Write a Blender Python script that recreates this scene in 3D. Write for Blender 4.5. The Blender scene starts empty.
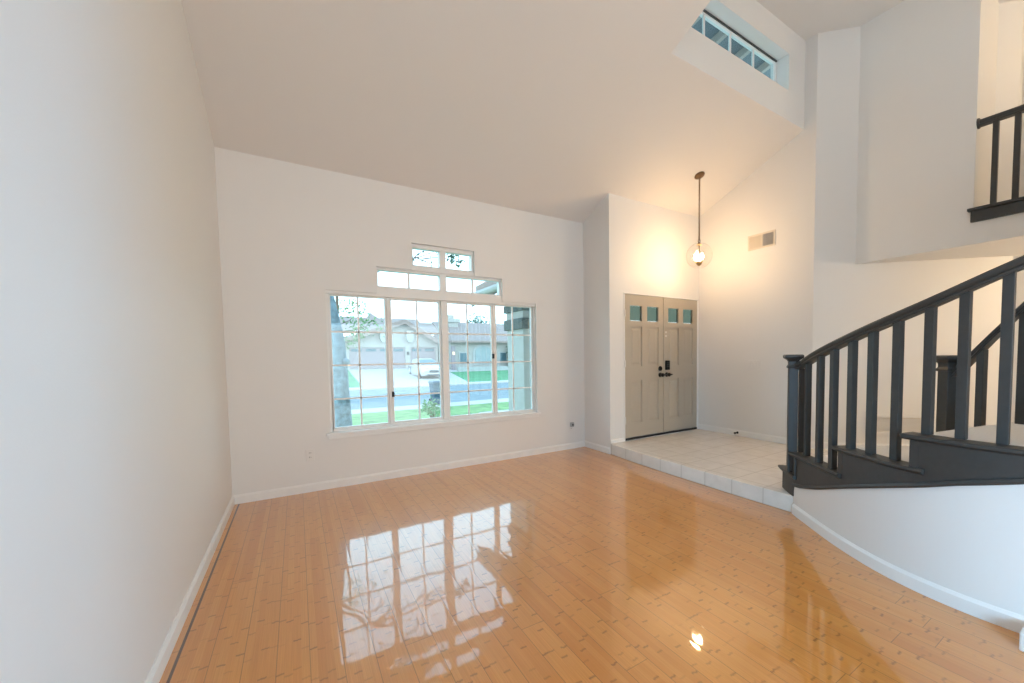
import bpy, bmesh, math, random
from mathutils import Vector, Matrix
random.seed(7)
PI = math.pi
R = math.radians
SC = bpy.context.scene
COL = SC.collection

# ---------------------------------------------------------------- camera
CAM = Vector((0.5455, -4.7053, 1.3398))
YAW, PITCH, ROLL, FPX, OX, OY = 0.572, -0.0483, -0.0126, 402.4655, 44.487, 33.3333
f_ = Vector((math.sin(YAW) * math.cos(PITCH), math.cos(YAW) * math.cos(PITCH), math.sin(PITCH)))
r0 = Vector((math.cos(YAW), -math.sin(YAW), 0))
u0 = r0.cross(f_)
r_ = r0 * math.cos(ROLL) + u0 * math.sin(ROLL)
u_ = -r0 * math.sin(ROLL) + u0 * math.cos(ROLL)
cd = bpy.data.cameras.new('camera')
cam = bpy.data.objects.new('camera', cd)
COL.objects.link(cam)
cam.matrix_world = Matrix(((r_.x, u_.x, -f_.x, CAM.x), (r_.y, u_.y, -f_.y, CAM.y), (r_.z, u_.z, -f_.z, CAM.z), (0, 0, 0, 1)))
cd.sensor_fit = 'HORIZONTAL'
cd.sensor_width = 36
cd.lens = 36 * FPX / 1024
cd.shift_x = -OX / 1024
cd.shift_y = OY / 1024
cd.clip_start = 0.02
cd.clip_end = 500
SC.camera = cam

# ---------------------------------------------------------------- sky, added fill lamps, exposure
SKY = 3.4
w = bpy.data.worlds.new('sky')
SC.world = w
w.use_nodes = True
nt = w.node_tree
nt.nodes.clear()
wo = nt.nodes.new('ShaderNodeOutputWorld')
bg = nt.nodes.new('ShaderNodeBackground')
tc = nt.nodes.new('ShaderNodeTexCoord')
sx = nt.nodes.new('ShaderNodeSeparateXYZ')
rp = nt.nodes.new('ShaderNodeValToRGB')
nt.links.new(tc.outputs['Generated'], sx.inputs[0])
nt.links.new(sx.outputs['Z'], rp.inputs[0])
nt.links.new(rp.outputs[0], bg.inputs[0])
nt.links.new(bg.outputs[0], wo.inputs[0])
cr = rp.color_ramp
cr.elements[0].position = 0.0
cr.elements[0].color = (0.72, 0.88, 1.0, 1)
cr.elements[1].position = 0.85
cr.elements[1].color = (0.22, 0.40, 0.60, 1)
e = cr.elements.new(0.36)
e.color = (0.68, 0.86, 1.0, 1)
bg.inputs[1].default_value = SKY

SC.view_settings.view_transform = 'Standard'
SC.view_settings.look = 'None'
SC.view_settings.gamma = 1
SC.view_settings.use_curve_mapping = False
SC.view_settings.exposure = 0.34


def light(name, kind, loc, energy, color, **kw):
    d = bpy.data.lights.new(name, kind)
    d.energy = energy
    d.color = color
    for k, v in kw.items():
        if k != 'rot':
            setattr(d, k, v)
    o = bpy.data.objects.new(name, d)
    COL.objects.link(o)
    o.location = loc
    if 'rot' in kw:
        o.rotation_euler = kw['rot']
    return o


# warm fill lamp added behind the camera to brighten the room
RL = dict(shape='RECTANGLE')
light('rear_fill', 'AREA', (2.6, -9.12, 1.25), 46, (1.0, 0.87, 0.74), size=4.2, size_y=2.2, rot=(R(90), 0, 0), **RL)


def aim(src, dst):
    return (Vector(dst) - Vector(src)).to_track_quat('-Z', 'Y').to_euler()


BLUE = (0.24, 0.62, 1.0)
p_ = (0.05, -7.2, 1.5)
light('curved_wall_fill', 'AREA', p_, 10, BLUE, size=1.3, size_y=1.5, spread=R(48), rot=aim(p_, (3.6, -4.1, 0.2)), **RL)  # added blue fill lamp, narrowed onto the curved stair wall
p_ = (7.3, -8.3, 1.3)
light('left_wall_fill', 'AREA', p_, 15, BLUE, size=1.0, size_y=1.8, spread=R(40), rot=aim(p_, (0.0, -4.0, 1.4)), **RL)  # added blue lamp out of view, there to cool the left wall

# ---------------------------------------------------------------- constants of the place
W, H, A, S, W2 = 4.0568, 3.2232, 0.5715, 0.1431, 5.8848
SL = 0.4033
CY = -2.1            # clerestory wall
HC = 5.12            # upper ceiling
W3 = 6.2             # upper stair wall
REAR = -9.0
CX, CYC = 5.03, -4.25  # centre of the curved stair
RISE = 0.182


def zs(y):
    return H - SL * y


# ---------------------------------------------------------------- materials
def mat(name, color, rough=0.5, metal=0.0, noise=0.0, nscale=20, bump=0.0, bscale=60, spec=0.5, coat=0.0, emit=None, estr=0):
    m = bpy.data.materials.new(name)
    m.use_nodes = True
    n = m.node_tree.nodes
    l = m.node_tree.links
    b = n['Principled BSDF']
    b.inputs['Base Color'].default_value = (*color, 1)
    b.inputs['Roughness'].default_value = rough
    b.inputs['Metallic'].default_value = metal
    b.inputs['Specular IOR Level'].default_value = spec
    b.inputs['Coat Weight'].default_value = coat
    if emit:
        b.inputs['Emission Color'].default_value = (*emit, 1)
        b.inputs['Emission Strength'].default_value = estr
    t = None
    if noise or bump:
        t = n.new('ShaderNodeTexCoord')
    if noise:
        nz = n.new('ShaderNodeTexNoise')
        nz.inputs['Scale'].default_value = nscale
        nz.inputs['Detail'].default_value = 4
        l.new(t.outputs['Object'], nz.inputs['Vector'])
        r = n.new('ShaderNodeValToRGB')
        r.color_ramp.elements[0].position = 0.3
        r.color_ramp.elements[1].position = 0.7
        r.color_ramp.elements[0].color = (*[c * (1 - noise) for c in color], 1)
        r.color_ramp.elements[1].color = (*[min(1, c * (1 + noise)) for c in color], 1)
        l.new(nz.outputs['Fac'], r.inputs[0])
        l.new(r.outputs[0], b.inputs['Base Color'])
    if bump:
        nb = n.new('ShaderNodeTexNoise')
        nb.inputs['Scale'].default_value = bscale
        nb.inputs['Detail'].default_value = 3
        l.new(t.outputs['Object'], nb.inputs['Vector'])
        bm = n.new('ShaderNodeBump')
        bm.inputs['Strength'].default_value = bump
        bm.inputs['Distance'].default_value = 0.01
        l.new(nb.outputs['Fac'], bm.inputs['Height'])
        l.new(bm.outputs[0], b.inputs['Normal'])
    return m


def glass_mat(name, tint=(0.93, 0.98, 0.98), refl=1.5, rough=0.0, bump=0.0):
    m = bpy.data.materials.new(name)
    m.use_nodes = True
    n = m.node_tree.nodes
    l = m.node_tree.links
    n.clear()
    o = n.new('ShaderNodeOutputMaterial')
    mx = n.new('ShaderNodeMixShader')
    tr = n.new('ShaderNodeBsdfTransparent')
    gl = n.new('ShaderNodeBsdfGlossy')
    lw_ = n.new('ShaderNodeLayerWeight')
    pw_ = n.new('ShaderNodeMath')
    pw_.operation = 'POWER'
    pw_.inputs[1].default_value = 5.0
    fr = n.new('ShaderNodeMath')
    fr.operation = 'MULTIPLY_ADD'
    f0 = ((refl - 1) / (refl + 1)) ** 2
    fr.inputs[1].default_value = 1 - f0
    fr.inputs[2].default_value = f0
    l.new(lw_.outputs['Facing'], pw_.inputs[0])
    l.new(pw_.outputs[0], fr.inputs[0])
    tr.inputs[0].default_value = (*tint, 1)
    gl.inputs['Roughness'].default_value = rough
    l.new(fr.outputs[0], mx.inputs[0])
    l.new(tr.outputs[0], mx.inputs[1])
    l.new(gl.outputs[0], mx.inputs[2])
    l.new(mx.outputs[0], o.inputs[0])
    if bump:
        t = n.new('ShaderNodeTexCoord')
        v = n.new('ShaderNodeTexVoronoi')
        v.inputs['Scale'].default_value = 90
        l.new(t.outputs['Object'], v.inputs['Vector'])
        b = n.new('ShaderNodeBump')
        b.inputs['Strength'].default_value = bump
        l.new(v.outputs['Distance'], b.inputs['Height'])
        l.new(b.outputs[0], gl.inputs['Normal'])
    return m


class N:
    """tiny node-graph helper"""
    def __init__(s, m):
        s.n, s.l = m.node_tree.nodes, m.node_tree.links

    def math(s, op, a, b=None, c=None):
        x = s.n.new('ShaderNodeMath')
        x.operation = op
        for i, v in enumerate((a, b, c)):
            if v is None:
                continue
            if isinstance(v, (int, float)):
                x.inputs[i].default_value = v
            else:
                s.l.new(v, x.inputs[i])
        return x.outputs[0]

    def noise(s, vec, scale, detail=2, dim='3D'):
        x = s.n.new('ShaderNodeTexNoise')
        x.noise_dimensions = dim
        x.inputs['Scale'].default_value = scale
        x.inputs['Detail'].default_value = detail
        s.l.new(vec, x.inputs['Vector'])
        return x.outputs['Fac']

    def white(s, vec):
        x = s.n.new('ShaderNodeTexWhiteNoise')
        x.noise_dimensions = '3D'
        s.l.new(vec, x.inputs['Vector'])
        return x.outputs['Value']

    def comb(s, x, y, z):
        c = s.n.new('ShaderNodeCombineXYZ')
        for i, v in enumerate((x, y, z)):
            if isinstance(v, (int, float)):
                c.inputs[i].default_value = v
            else:
                s.l.new(v, c.inputs[i])
        return c.outputs[0]

    def ramp(s, fac, stops):
        r = s.n.new('ShaderNodeValToRGB')
        el = r.color_ramp.elements
        while len(el) < len(stops):
            el.new(0.5)
        for e_, (p, c) in zip(el, stops):
            e_.position = p
            e_.color = (*c, 1)
        s.l.new(fac, r.inputs[0])
        return r.outputs[0]

    def mix(s, fac, a, b, mode='MIX'):
        x = s.n.new('ShaderNodeMix')
        x.data_type = 'RGBA'
        x.blend_type = mode
        for i, v in ((0, fac), (6, a), (7, b)):
            if isinstance(v, (int, float)):
                x.inputs[i].default_value = v
            elif isinstance(v, tuple):
                x.inputs[i].default_value = (*v, 1)
            else:
                s.l.new(v, x.inputs[i])
        return x.outputs[2]


def bamboo_floor():
    m = bpy.data.materials.new('bamboo_floor')
    m.use_nodes = True
    g = N(m)
    b = g.n['Principled BSDF']
    t = g.n.new('ShaderNodeTexCoord')
    sp = g.n.new('ShaderNodeSeparateXYZ')
    g.l.new(t.outputs['Object'], sp.inputs[0])
    x, y = sp.outputs[0], sp.outputs[1]
    PW = 0.125
    px = g.math('DIVIDE', g.math('ADD', x, -0.045), PW)
    pi = g.math('FLOOR', px)
    pf = g.math('FRACT', px)
    po = g.white(g.comb(pi, 3.1, 0.7))
    ly = g.math('ADD', g.math('DIVIDE', y, 1.83), g.math('MULTIPLY', po, 7.0))
    li = g.math('FLOOR', ly)
    lf = g.math('FRACT', ly)
    tone = g.white(g.comb(pi, li, 1.0))
    # narrow bamboo strips inside each plank
    SW = PW / 4
    sxx = g.math('DIVIDE', g.math('ADD', x, -0.045), SW)
    si = g.math('FLOOR', sxx)
    sf = g.math('FRACT', sxx)
    sr = g.white(g.comb(si, li, 5.0))
    # bamboo knuckles
    wob = g.noise(g.comb(g.math('MULTIPLY', x, 70), g.math('MULTIPLY', y, 12), 0.0), 1.0, 2)
    ny = g.math('ADD', g.math('DIVIDE', y, 0.21), g.math('ADD', g.math('MULTIPLY', sr, 5.0), g.math('MULTIPLY', wob, 0.09)))
    nd = g.math('ABSOLUTE', g.math('SUBTRACT', g.math('FRACT', ny), 0.5))
    knuckle = g.math('SUBTRACT', 1.0, g.math('MINIMUM', g.math('DIVIDE', nd, 0.04), 1.0))
    ks = g.white(g.comb(si, g.math('FLOOR', ny), 9.0))
    knuckle = g.math('MULTIPLY', knuckle, ks)
    grain = g.noise(g.comb(g.math('MULTIPLY', x, 230), g.math('MULTIPLY', y, 3.0), 0.0), 1.0, 3)
    tint = g.noise(t.outputs['Object'], 0.9, 2)
    c = g.ramp(tone, [(0.0, (0.70, 0.275, 0.055)), (0.5, (0.80, 0.335, 0.070)), (1.0, (0.86, 0.38, 0.085))])
    c = g.mix(g.math('MULTIPLY', sr, 0.75), c, (0.90, 0.44, 0.115))
    c = g.mix(g.math('MULTIPLY', g.math('SUBTRACT', 1.0, grain), 0.9), c, (0.54, 0.20, 0.035))
    c = g.mix(g.math('MULTIPLY', tint, 0.22), c, (0.52, 0.19, 0.05))
    c = g.mix(g.math('MULTIPLY', knuckle, 0.72), c, (0.17, 0.055, 0.012))
    gap = g.math('MAXIMUM', g.math('LESS_THAN', pf, 0.022), g.math('LESS_THAN', lf, 0.0016))
    edge = g.math('LESS_THAN', g.math('ABSOLUTE', g.math('SUBTRACT', x, 0.045)), 0.006)
    c = g.mix(g.math('MULTIPLY', gap, 0.55), c, (0.12, 0.05, 0.02))
    c = g.mix(g.math('MULTIPLY', edge, 0.9), c, (0.05, 0.018, 0.008))
    g.l.new(c, b.inputs['Base Color'])
    b.inputs['Roughness'].default_value = 0.28
    b.inputs['IOR'].default_value = 1.45
    b.inputs['Coat Weight'].default_value = 1.0
    b.inputs['Coat Roughness'].default_value = 0.035
    b.inputs['Coat IOR'].default_value = 1.62
    # each board lies a touch differently; lacquer has long soft waves
    wav = g.noise(t.outputs['Object'], 3.0, 2)
    tilt = g.math('MULTIPLY', g.math('MULTIPLY', g.math('SUBTRACT', tone, 0.5), pf), 0.10)
    hgt = g.math('ADD', g.math('MULTIPLY', wav, 0.35), g.math('ADD', tilt, g.math('MULTIPLY', g.math('POWER', g.math('ABSOLUTE', g.math('SUBTRACT', pf, 0.5)), 6.0), -3.0)))
    bp = g.n.new('ShaderNodeBump')
    bp.inputs['Strength'].default_value = 0.28
    bp.inputs['Distance'].default_value = 0.012
    g.l.new(hgt, bp.inputs['Height'])
    g.l.new(bp.outputs[0], b.inputs['Coat Normal'])
    return m


def tile_floor(gx, gy, size):
    m = bpy.data.materials.new('entry_tile')
    m.use_nodes = True
    g = N(m)
    b = g.n['Principled BSDF']
    t = g.n.new('ShaderNodeTexCoord')
    sp = g.n.new('ShaderNodeSeparateXYZ')
    g.l.new(t.outputs['Object'], sp.inputs[0])
    fx = g.math('DIVIDE', g.math('ADD', sp.outputs[0], gx), size)
    fy = g.math('DIVIDE', g.math('ADD', sp.outputs[1], gy), size)
    ax = g.math('ABSOLUTE', g.math('SUBTRACT', g.math('FRACT', fx), 0.5))
    ay = g.math('ABSOLUTE', g.math('SUBTRACT', g.math('FRACT', fy), 0.5))
    grout = g.math('GREATER_THAN', g.math('MAXIMUM', ax, ay), 0.488)
    tone = g.white(g.comb(g.math('FLOOR', fx), g.math('FLOOR', fy), 2.0))
    nz = g.noise(t.outputs['Object'], 9.0, 4)
    c = g.ramp(nz, [(0.3, (0.70, 0.645, 0.585)), (0.7, (0.78, 0.725, 0.665))])
    c = g.mix(g.math('MULTIPLY', tone, 0.25), c, (0.80, 0.74, 0.68))
    c = g.mix(grout, c, (0.55, 0.49, 0.43))
    g.l.new(c, b.inputs['Base Color'])
    b.inputs['Roughness'].default_value = 0.22
    bp = g.n.new('ShaderNodeBump')
    bp.inputs['Strength'].default_value = 0.3
    bp.inputs['Distance'].default_value = 0.004
    g.l.new(g.math('SUBTRACT', 1.0, grout), bp.inputs['Height'])
    g.l.new(bp.outputs[0], b.inputs['Normal'])
    return m


M = {
    'wall': mat('wall_paint', (0.80, 0.785, 0.762), 0.55, bump=0.06, bscale=140),
    'ceil': mat('ceiling_paint', (0.80, 0.775, 0.745), 0.7, bump=0.05, bscale=120),
    'trim': mat('white_trim', (0.86, 0.85, 0.83), 0.35, bump=0.02),
    'vinyl': mat('white_window_frame', (0.84, 0.83, 0.81), 0.35, bump=0.02),
    'char': mat('charcoal_paint', (0.042, 0.043, 0.042), 0.46, noise=0.08, nscale=30, bump=0.04, bscale=90),
    'carpet': mat('pale_tread', (0.88, 0.87, 0.85), 0.75, noise=0.05, nscale=160, bump=0.2, bscale=300),
    'door': mat('taupe_door_paint', (0.46, 0.405, 0.325), 0.38, bump=0.03, bscale=50),
    'black': mat('black_metal', (0.012, 0.011, 0.010), 0.32, 0.6, noise=0.1),
    'bronze': mat('bronze_metal', (0.17, 0.105, 0.055), 0.35, 0.85, noise=0.15),
    'brass': mat('brass_metal', (0.55, 0.38, 0.18), 0.3, 0.9, noise=0.08),
    'plate': mat('white_plastic', (0.80, 0.78, 0.75), 0.4, bump=0.01),
    'grey': mat('grey_plastic', (0.42, 0.43, 0.43), 0.45, bump=0.01),
    'slot': mat('dark_slot', (0.05, 0.05, 0.05), 0.6, bump=0.01),
    'grille': mat('vent_paint', (0.70, 0.64, 0.55), 0.45, bump=0.01),
    'ventdark': mat('vent_duct', (0.14, 0.105, 0.075), 0.8, noise=0.1),
    'glass': glass_mat('window_glass', (0.88, 0.97, 0.985), 1.45),
    'globe': glass_mat('globe_glass', (0.985, 0.98, 0.97), 1.33),
    'obscure': glass_mat('obscure_glass', (0.20, 0.235, 0.20), 1.6, 0.25, 0.5),
    'bulb': mat('bulb_glow', (1, 0.9, 0.7), 0.3, emit=(1.0, 0.80, 0.50), estr=60, bump=0.01),
    'grass': mat('lawn_grass', (0.218, 0.331, 0.116), 0.9, noise=0.35, nscale=3, bump=0.6, bscale=40),
    'fargrass': mat('far_lawn_grass', (0.133, 0.302, 0.143), 0.9, noise=0.25, nscale=2, bump=0.5, bscale=30),
    'asphalt': mat('asphalt', (0.234, 0.259, 0.265), 0.85, noise=0.12, nscale=2, bump=0.3, bscale=80),
    'concrete': mat('concrete', (0.562, 0.504, 0.462), 0.85, noise=0.06, nscale=3, bump=0.15),
    'stucco': mat('pale_stucco', (0.452, 0.410, 0.367), 0.9, noise=0.05, nscale=8, bump=0.3, bscale=60),
    'stucco_white': mat('white_stucco', (0.468, 0.446, 0.422), 0.9, noise=0.05, nscale=10, bump=0.5, bscale=70),
    'stone': mat('slate_band', (0.125, 0.137, 0.136), 0.85, noise=0.35, nscale=25, bump=0.6, bscale=40),
    'roof': mat('clay_roof_tile', (0.359, 0.263, 0.228), 0.85, noise=0.14, nscale=6, bump=0.6, bscale=18),
    'gdoor': mat('garage_door_paint', (0.343, 0.277, 0.279), 0.6, noise=0.03),
    'pane': mat('dark_house_glass', (0.078, 0.144, 0.163), 0.08, noise=0.1),
    'bark': mat('grey_bark', (0.172, 0.223, 0.252), 0.95, noise=0.4, nscale=14, bump=1.0, bscale=22),
    'bark2': mat('brown_bark', (0.172, 0.119, 0.088), 0.95, noise=0.3, nscale=20, bump=0.8, bscale=40),
    'leaf': mat('green_leaf', (0.156, 0.302, 0.116), 0.55, noise=0.45, nscale=6),
    'leaf2': mat('dark_leaf', (0.078, 0.173, 0.116), 0.55, noise=0.4, nscale=6),
    'hedge': mat('hedge_leaf', (0.016, 0.072, 0.027), 0.6, noise=0.4, nscale=5),
    'carpaint': mat('white_car_paint', (0.562, 0.526, 0.496), 0.18, coat=0.6, noise=0.02),
    'rubber': mat('tyre_rubber', (0.03, 0.03, 0.03), 0.8, noise=0.1),
    'bin': mat('dark_blue_plastic', (0.020, 0.072, 0.109), 0.45, noise=0.1),
    'lamp': mat('headlamp', (0.75, 0.78, 0.8), 0.1, noise=0.03),
    'warmlamp': mat('warm_lamp', (1, 0.8, 0.5), 0.4, emit=(1, 0.75, 0.4), estr=6, noise=0.01),
}
M['floor'] = bamboo_floor()
M['tile'] = tile_floor(-W - 0.01, 0.60, 0.305)


# ---------------------------------------------------------------- mesh helpers
class MB:
    def __init__(s):
        s.v, s.f = [], []

    def add(s, vs, fs):
        o = len(s.v)
        s.v += [Vector(p) for p in vs]
        s.f += [tuple(i + o for i in f) for f in fs]
        return s

    def box(s, x0, x1, y0, y1, z0, z1):
        return s.add([(x0, y0, z0), (x1, y0, z0), (x1, y1, z0), (x0, y1, z0), (x0, y0, z1), (x1, y0, z1), (x1, y1, z1), (x0, y1, z1)],
                     [(0, 3, 2, 1), (4, 5, 6, 7), (0, 1, 5, 4), (1, 2, 6, 5), (2, 3, 7, 6), (3, 0, 4, 7)])

    def obox(s, c, dx, dy, hx, hy, z0, z1):
        """box with its plan axes dx, dy (unit 2-D) and half sizes"""
        c, dx, dy = Vector(c), Vector(dx), Vector(dy)
        p = [c - dx * hx - dy * hy, c + dx * hx - dy * hy, c + dx * hx + dy * hy, c - dx * hx + dy * hy]
        return s.add([(q.x, q.y, z) for z in (z0, z1) for q in p],
                     [(0, 3, 2, 1), (4, 5, 6, 7), (0, 1, 5, 4), (1, 2, 6, 5), (2, 3, 7, 6), (3, 0, 4, 7)])

    def prism(s, poly, axis, a, b):
        def mk(p, t):
            return {'x': (t, p[0], p[1]), 'y': (p[0], t, p[1]), 'z': (p[0], p[1], t)}[axis]
        n = len(poly)
        return s.add([mk(p, a) for p in poly] + [mk(p, b) for p in poly],
                     [tuple(range(n))[::-1], tuple(range(n, 2 * n))] + [(i, (i + 1) % n, n + (i + 1) % n, n + i) for i in range(n)])

    def loft(s, rings, closed=True, caps=True):
        k = len(rings[0])
        fs = []
        for i in range(len(rings) - 1):
            for j in range(k if closed else k - 1):
                fs.append((i * k + j, i * k + (j + 1) % k, (i + 1) * k + (j + 1) % k, (i + 1) * k + j))
        if caps:
            fs.append(tuple(range(k))[::-1])
            fs.append(tuple(range((len(rings) - 1) * k, len(rings) * k)))
        return s.add([p for r in rings for p in r], fs)

    def tube(s, pts, rad, n=10, caps=True):
        pts = [Vector(p) for p in pts]
        rads = rad if isinstance(rad, (list, tuple)) else [rad] * len(pts)
        rings = []
        for i, p in enumerate(pts):
            d = (pts[min(i + 1, len(pts) - 1)] - pts[max(i - 1, 0)]).normalized()
            up = Vector((0, 0, 1)) if abs(d.z) < 0.95 else Vector((1, 0, 0))
            a = d.cross(up).normalized()
            b = a.cross(d)
            rings.append([p + (a * math.cos(2 * PI * j / n) + b * math.sin(2 * PI * j / n)) * rads[i] for j in range(n)])
        return s.loft(rings, True, caps)

    def lathe(s, prof, c=(0, 0, 0), n=24, axis=None, caps=False):
        """prof: (r, z) list; axis: Matrix 3x3 turning z to any direction"""
        c = Vector(c)
        rings = []
        for r, z in prof:
            ring = [Vector((r * math.cos(2 * PI * j / n), r * math.sin(2 * PI * j / n), z)) for j in range(n)]
            rings.append([c + (axis @ p if axis else p) for p in ring])
        return s.loft(rings, True, caps)

    def sweep(s, pts, prof, up=(0, 0, 1)):
        """prof: (side, up) list carried along pts, kept plumb"""
        pts = [Vector(p) for p in pts]
        rings = []
        for i, p in enumerate(pts):
            d = pts[min(i + 1, len(pts) - 1)] - pts[max(i - 1, 0)]
            sd = Vector((d.y, -d.x, 0)).normalized()
            rings.append([p + sd * a + Vector((0, 0, b)) for a, b in prof])
        return s.loft(rings)

    def build(s, name, m, parent=None, bevel=0, smooth=False, seg=2):
        me = bpy.data.meshes.new(name)
        off = Vector((0, 0, 0))
        q = parent
        while q is not None:
            off += q.location
            q = q.parent
        me.from_pydata([tuple(p - off) for p in s.v], [], s.f)
        bm = bmesh.new()
        bm.from_mesh(me)
        bmesh.ops.remove_doubles(bm, verts=bm.verts, dist=1e-5)
        bmesh.ops.recalc_face_normals(bm, faces=bm.faces)
        bm.to_mesh(me)
        bm.free()
        me.materials.append(m)
        if smooth:
            for p in me.polygons:
                p.use_smooth = True
        o = bpy.data.objects.new(name, me)
        COL.objects.link(o)
        if parent is not None:
            o.parent = parent
        if bevel:
            b = o.modifiers.new('bevel', 'BEVEL')
            b.width = bevel
            b.segments = seg
            b.limit_method = 'ANGLE'
        return o


def tag(o, label, cat, group=None, kind=None):
    o['label'] = label
    o['category'] = cat
    if group:
        o['group'] = group
    if kind:
        o['kind'] = kind
    return o


def thing(name, loc, label, cat, group=None, kind=None):
    o = bpy.data.objects.new(name, None)
    o.empty_display_size = 0.1
    COL.objects.link(o)
    o.location = loc
    return tag(o, label, cat, group, kind)


def struct(name, mb, m, label, cat, **kw):
    return tag(mb.build(name, m, **kw), label, cat, kind='structure')


def cells(us, vs, solid, put):
    """grid of wall cells with holes; returns list of merged rectangles along u"""
    for j in range(len(vs) - 1):
        i = 0
        while i < len(us) - 1:
            if solid(i, j):
                k = i
                while k + 1 < len(us) - 1 and solid(k + 1, j):
                    k += 1
                put(us[i], us[k + 1], vs[j], vs[j + 1])
                i = k + 1
            else:
                i += 1


def leaves(mb, centers, n, spread, size, flat=1.0, rnd=random):
    for c in centers:
        c = Vector(c)
        for _ in range(n):
            d = Vector((rnd.gauss(0, 1), rnd.gauss(0, 1), rnd.gauss(0, flat)))
            p = c + d * spread * 0.5
            a = Vector((rnd.uniform(-1, 1), rnd.uniform(-1, 1), rnd.uniform(-1, 1))).normalized()
            b = a.cross(Vector((rnd.uniform(-1, 1), rnd.uniform(-1, 1), rnd.uniform(-1, 1)))).normalized()
            k = size * rnd.uniform(0.6, 1.3)
            mb.add([p - a * k, p - b * k * 0.38 + a * k * .1, p + a * k, p + b * k * 0.38 + a * k * .1], [(0, 1, 2, 3)])
    return mb


# ================================================================ THE ROOM
struct('floor', MB().box(-0.1, 8.0, REAR - 0.1, 0.0, -0.12, 0.0), M['floor'], 'glossy honey-coloured bamboo plank floor of the living room', 'floor')

# raised tiled entry
edge_top = [(W, -A), (4.02, -1.0), (3.995, -1.5), (3.985, -2.0), (3.975, -2.5), (3.98, -3.03)]
ent = edge_top + [(4.25, -3.25), (4.75, -3.6), (5.03, -4.25), (5.03, REAR), (7.35, REAR), (7.35, -3.7), (W2, -2.24), (W2, -A)]
struct('floor_entry', MB().prism(ent, 'z', 0.0, S), M['tile'], 'raised beige tiled entry floor one step above the wood', 'floor', bevel=0.006)

# left wall, with an unseen rear opening cut to bring in light
lw = [(0.15, -0.12), (0.15, zs(0) + 0.05), (0, zs(0) + 0.05), (-4.70, HC + 0.05), (-6.2, HC + 0.05), (-6.2, -0.12)]
struct('wall_left', MB().prism(lw, 'x', -0.12, 0.0).box(-0.12, 0, REAR, -8.6, -0.12, HC).box(-0.12, 0, -8.6, -6.2, -0.12, 0.9).box(-0.12, 0, -8.6, -6.2, 2.1, HC), M['wall'], 'tall blank white wall along the left side of the room', 'wall')

# front wall with stepped window opening
wx = [0.8086, 1.294, 1.668, 2.405, 2.771, 3.2618]
us = [0.0] + wx + [W]
vs = [-0.12, 0.569, 2.0316, 2.32, 2.62, H + 0.03]


def front_solid(i, j):
    if j in (0, 4):
        return True
    if j == 1:
        return i in (0, 6)
    if j == 2:
        return i in (0, 1, 5, 6)
    return i in (0, 1, 2, 4, 5, 6)


mb = MB()
cells(us, vs, front_solid, lambda a, b, c, d: mb.box(a, b, 0, 0.15, c, d))
struct('wall_front', mb, M['wall'], 'white front wall around the stepped street window', 'wall')

rw = [(0.15, 0.0), (0.15, zs(0)), (0, zs(0) + .03), (-A, zs(-A) + 0.03), (-A, 0.0)]
struct('wall_return', MB().prism(rw, 'x', W, W + 0.12), M['wall'], 'short white return wall between the window wall and the entry', 'wall')

# entry wall with the double-door opening
DX0, DX1, DH = 4.3193, 5.8491, 2.03
mb = MB()
mb.box(W + 0.12, DX0, -A, -A + 0.13, 0.0, S + DH)
mb.box(W + 0.12, W2, -A, -A + 0.13, S + DH, zs(-A) + 0.03)
mb.box(DX1, W2, -A, -A + 0.13, 0.0, S + DH)
struct('wall_entry', mb, M['wall'], 'white entry wall around and above the double front door', 'wall')

rr = [(-A, 0.0), (-A, zs(-A) + 0.03), (CY, zs(CY) + 0.03), (CY, HC + 0.03), (-2.24, HC + 0.03), (-2.24, 0.0)]
struct('wall_right', MB().prism(rr, 'x', W2, W2 + 0.12), M['wall'], 'white right-hand entry wall carrying the supply vent', 'wall')

# diagonal wall behind the stair
dq = 1.41
struct('wall_diagonal', MB().prism([(W2, -2.24), (W2 + dq, -2.24 - dq), (W2 + dq + 0.12, -2.24 - dq), (W2 + 0.12, -2.20)], 'z', 0.0, HC + 0.03), M['wall'],
       'white diagonal wall behind the staircase', 'wall')
struct('wall_stair', MB().box(W2 + dq, W2 + dq + 0.12, -6.4, -2.24 - dq, 0.0, 2.40).box(W2 + dq, W2 + dq + 0.12, REAR, -8.8, 0.0, 2.40), M['wall'], 'warm-lit wall deep behind the stair railing', 'wall')  # unseen gap towards the rear, left for the added blue lamp

# upper wall over the stairs, with the landing opening
LY0, LY1, LZ = -3.545, -5.45, 2.70
LYR = -4.05         # the landing railing ends here, the stair arrives beyond it
mb = MB()
mb.box(W3, W3 + 0.1, LY0, -2.555, 2.385, HC + 0.03)
mb.box(W3, W3 + 0.1, LY1, LY0, 2.385, LZ - 0.003)
mb.box(W3, W3 + 0.1, REAR, LY1, 2.385, HC + 0.03)
struct('wall_upper', mb, M['wall'], 'white upper-storey wall overhanging the staircase', 'wall')
struct('ceiling_soffit', MB().prism([(W3 + .1, -2.665), (W2 + dq + 0.1, -3.75), (W2 + dq + .1, REAR), (W3 + .1, REAR)], 'z', 2.385, 2.5), M['ceil'],
       'flat soffit under the upper landing', 'ceiling')
struct('floor_landing', MB().box(W3 + .1, 7.7, -6.0, LY0 + 0.05, 2.52, LZ), M['carpet'], 'pale upstairs landing floor behind the upper railing', 'floor')
struct('wall_landing', MB().box(W3 + .1, 7.7, LY0 + 0.05, LY0 + 0.15, LZ, HC).box(7.6, 7.7, -6.0, LY0 + 0.05, LZ, HC).box(W3 + .1, 7.7, -6.1, -6.0, LZ, HC), M['wall'],
       'warm-lit walls of the upstairs landing', 'wall')

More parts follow.
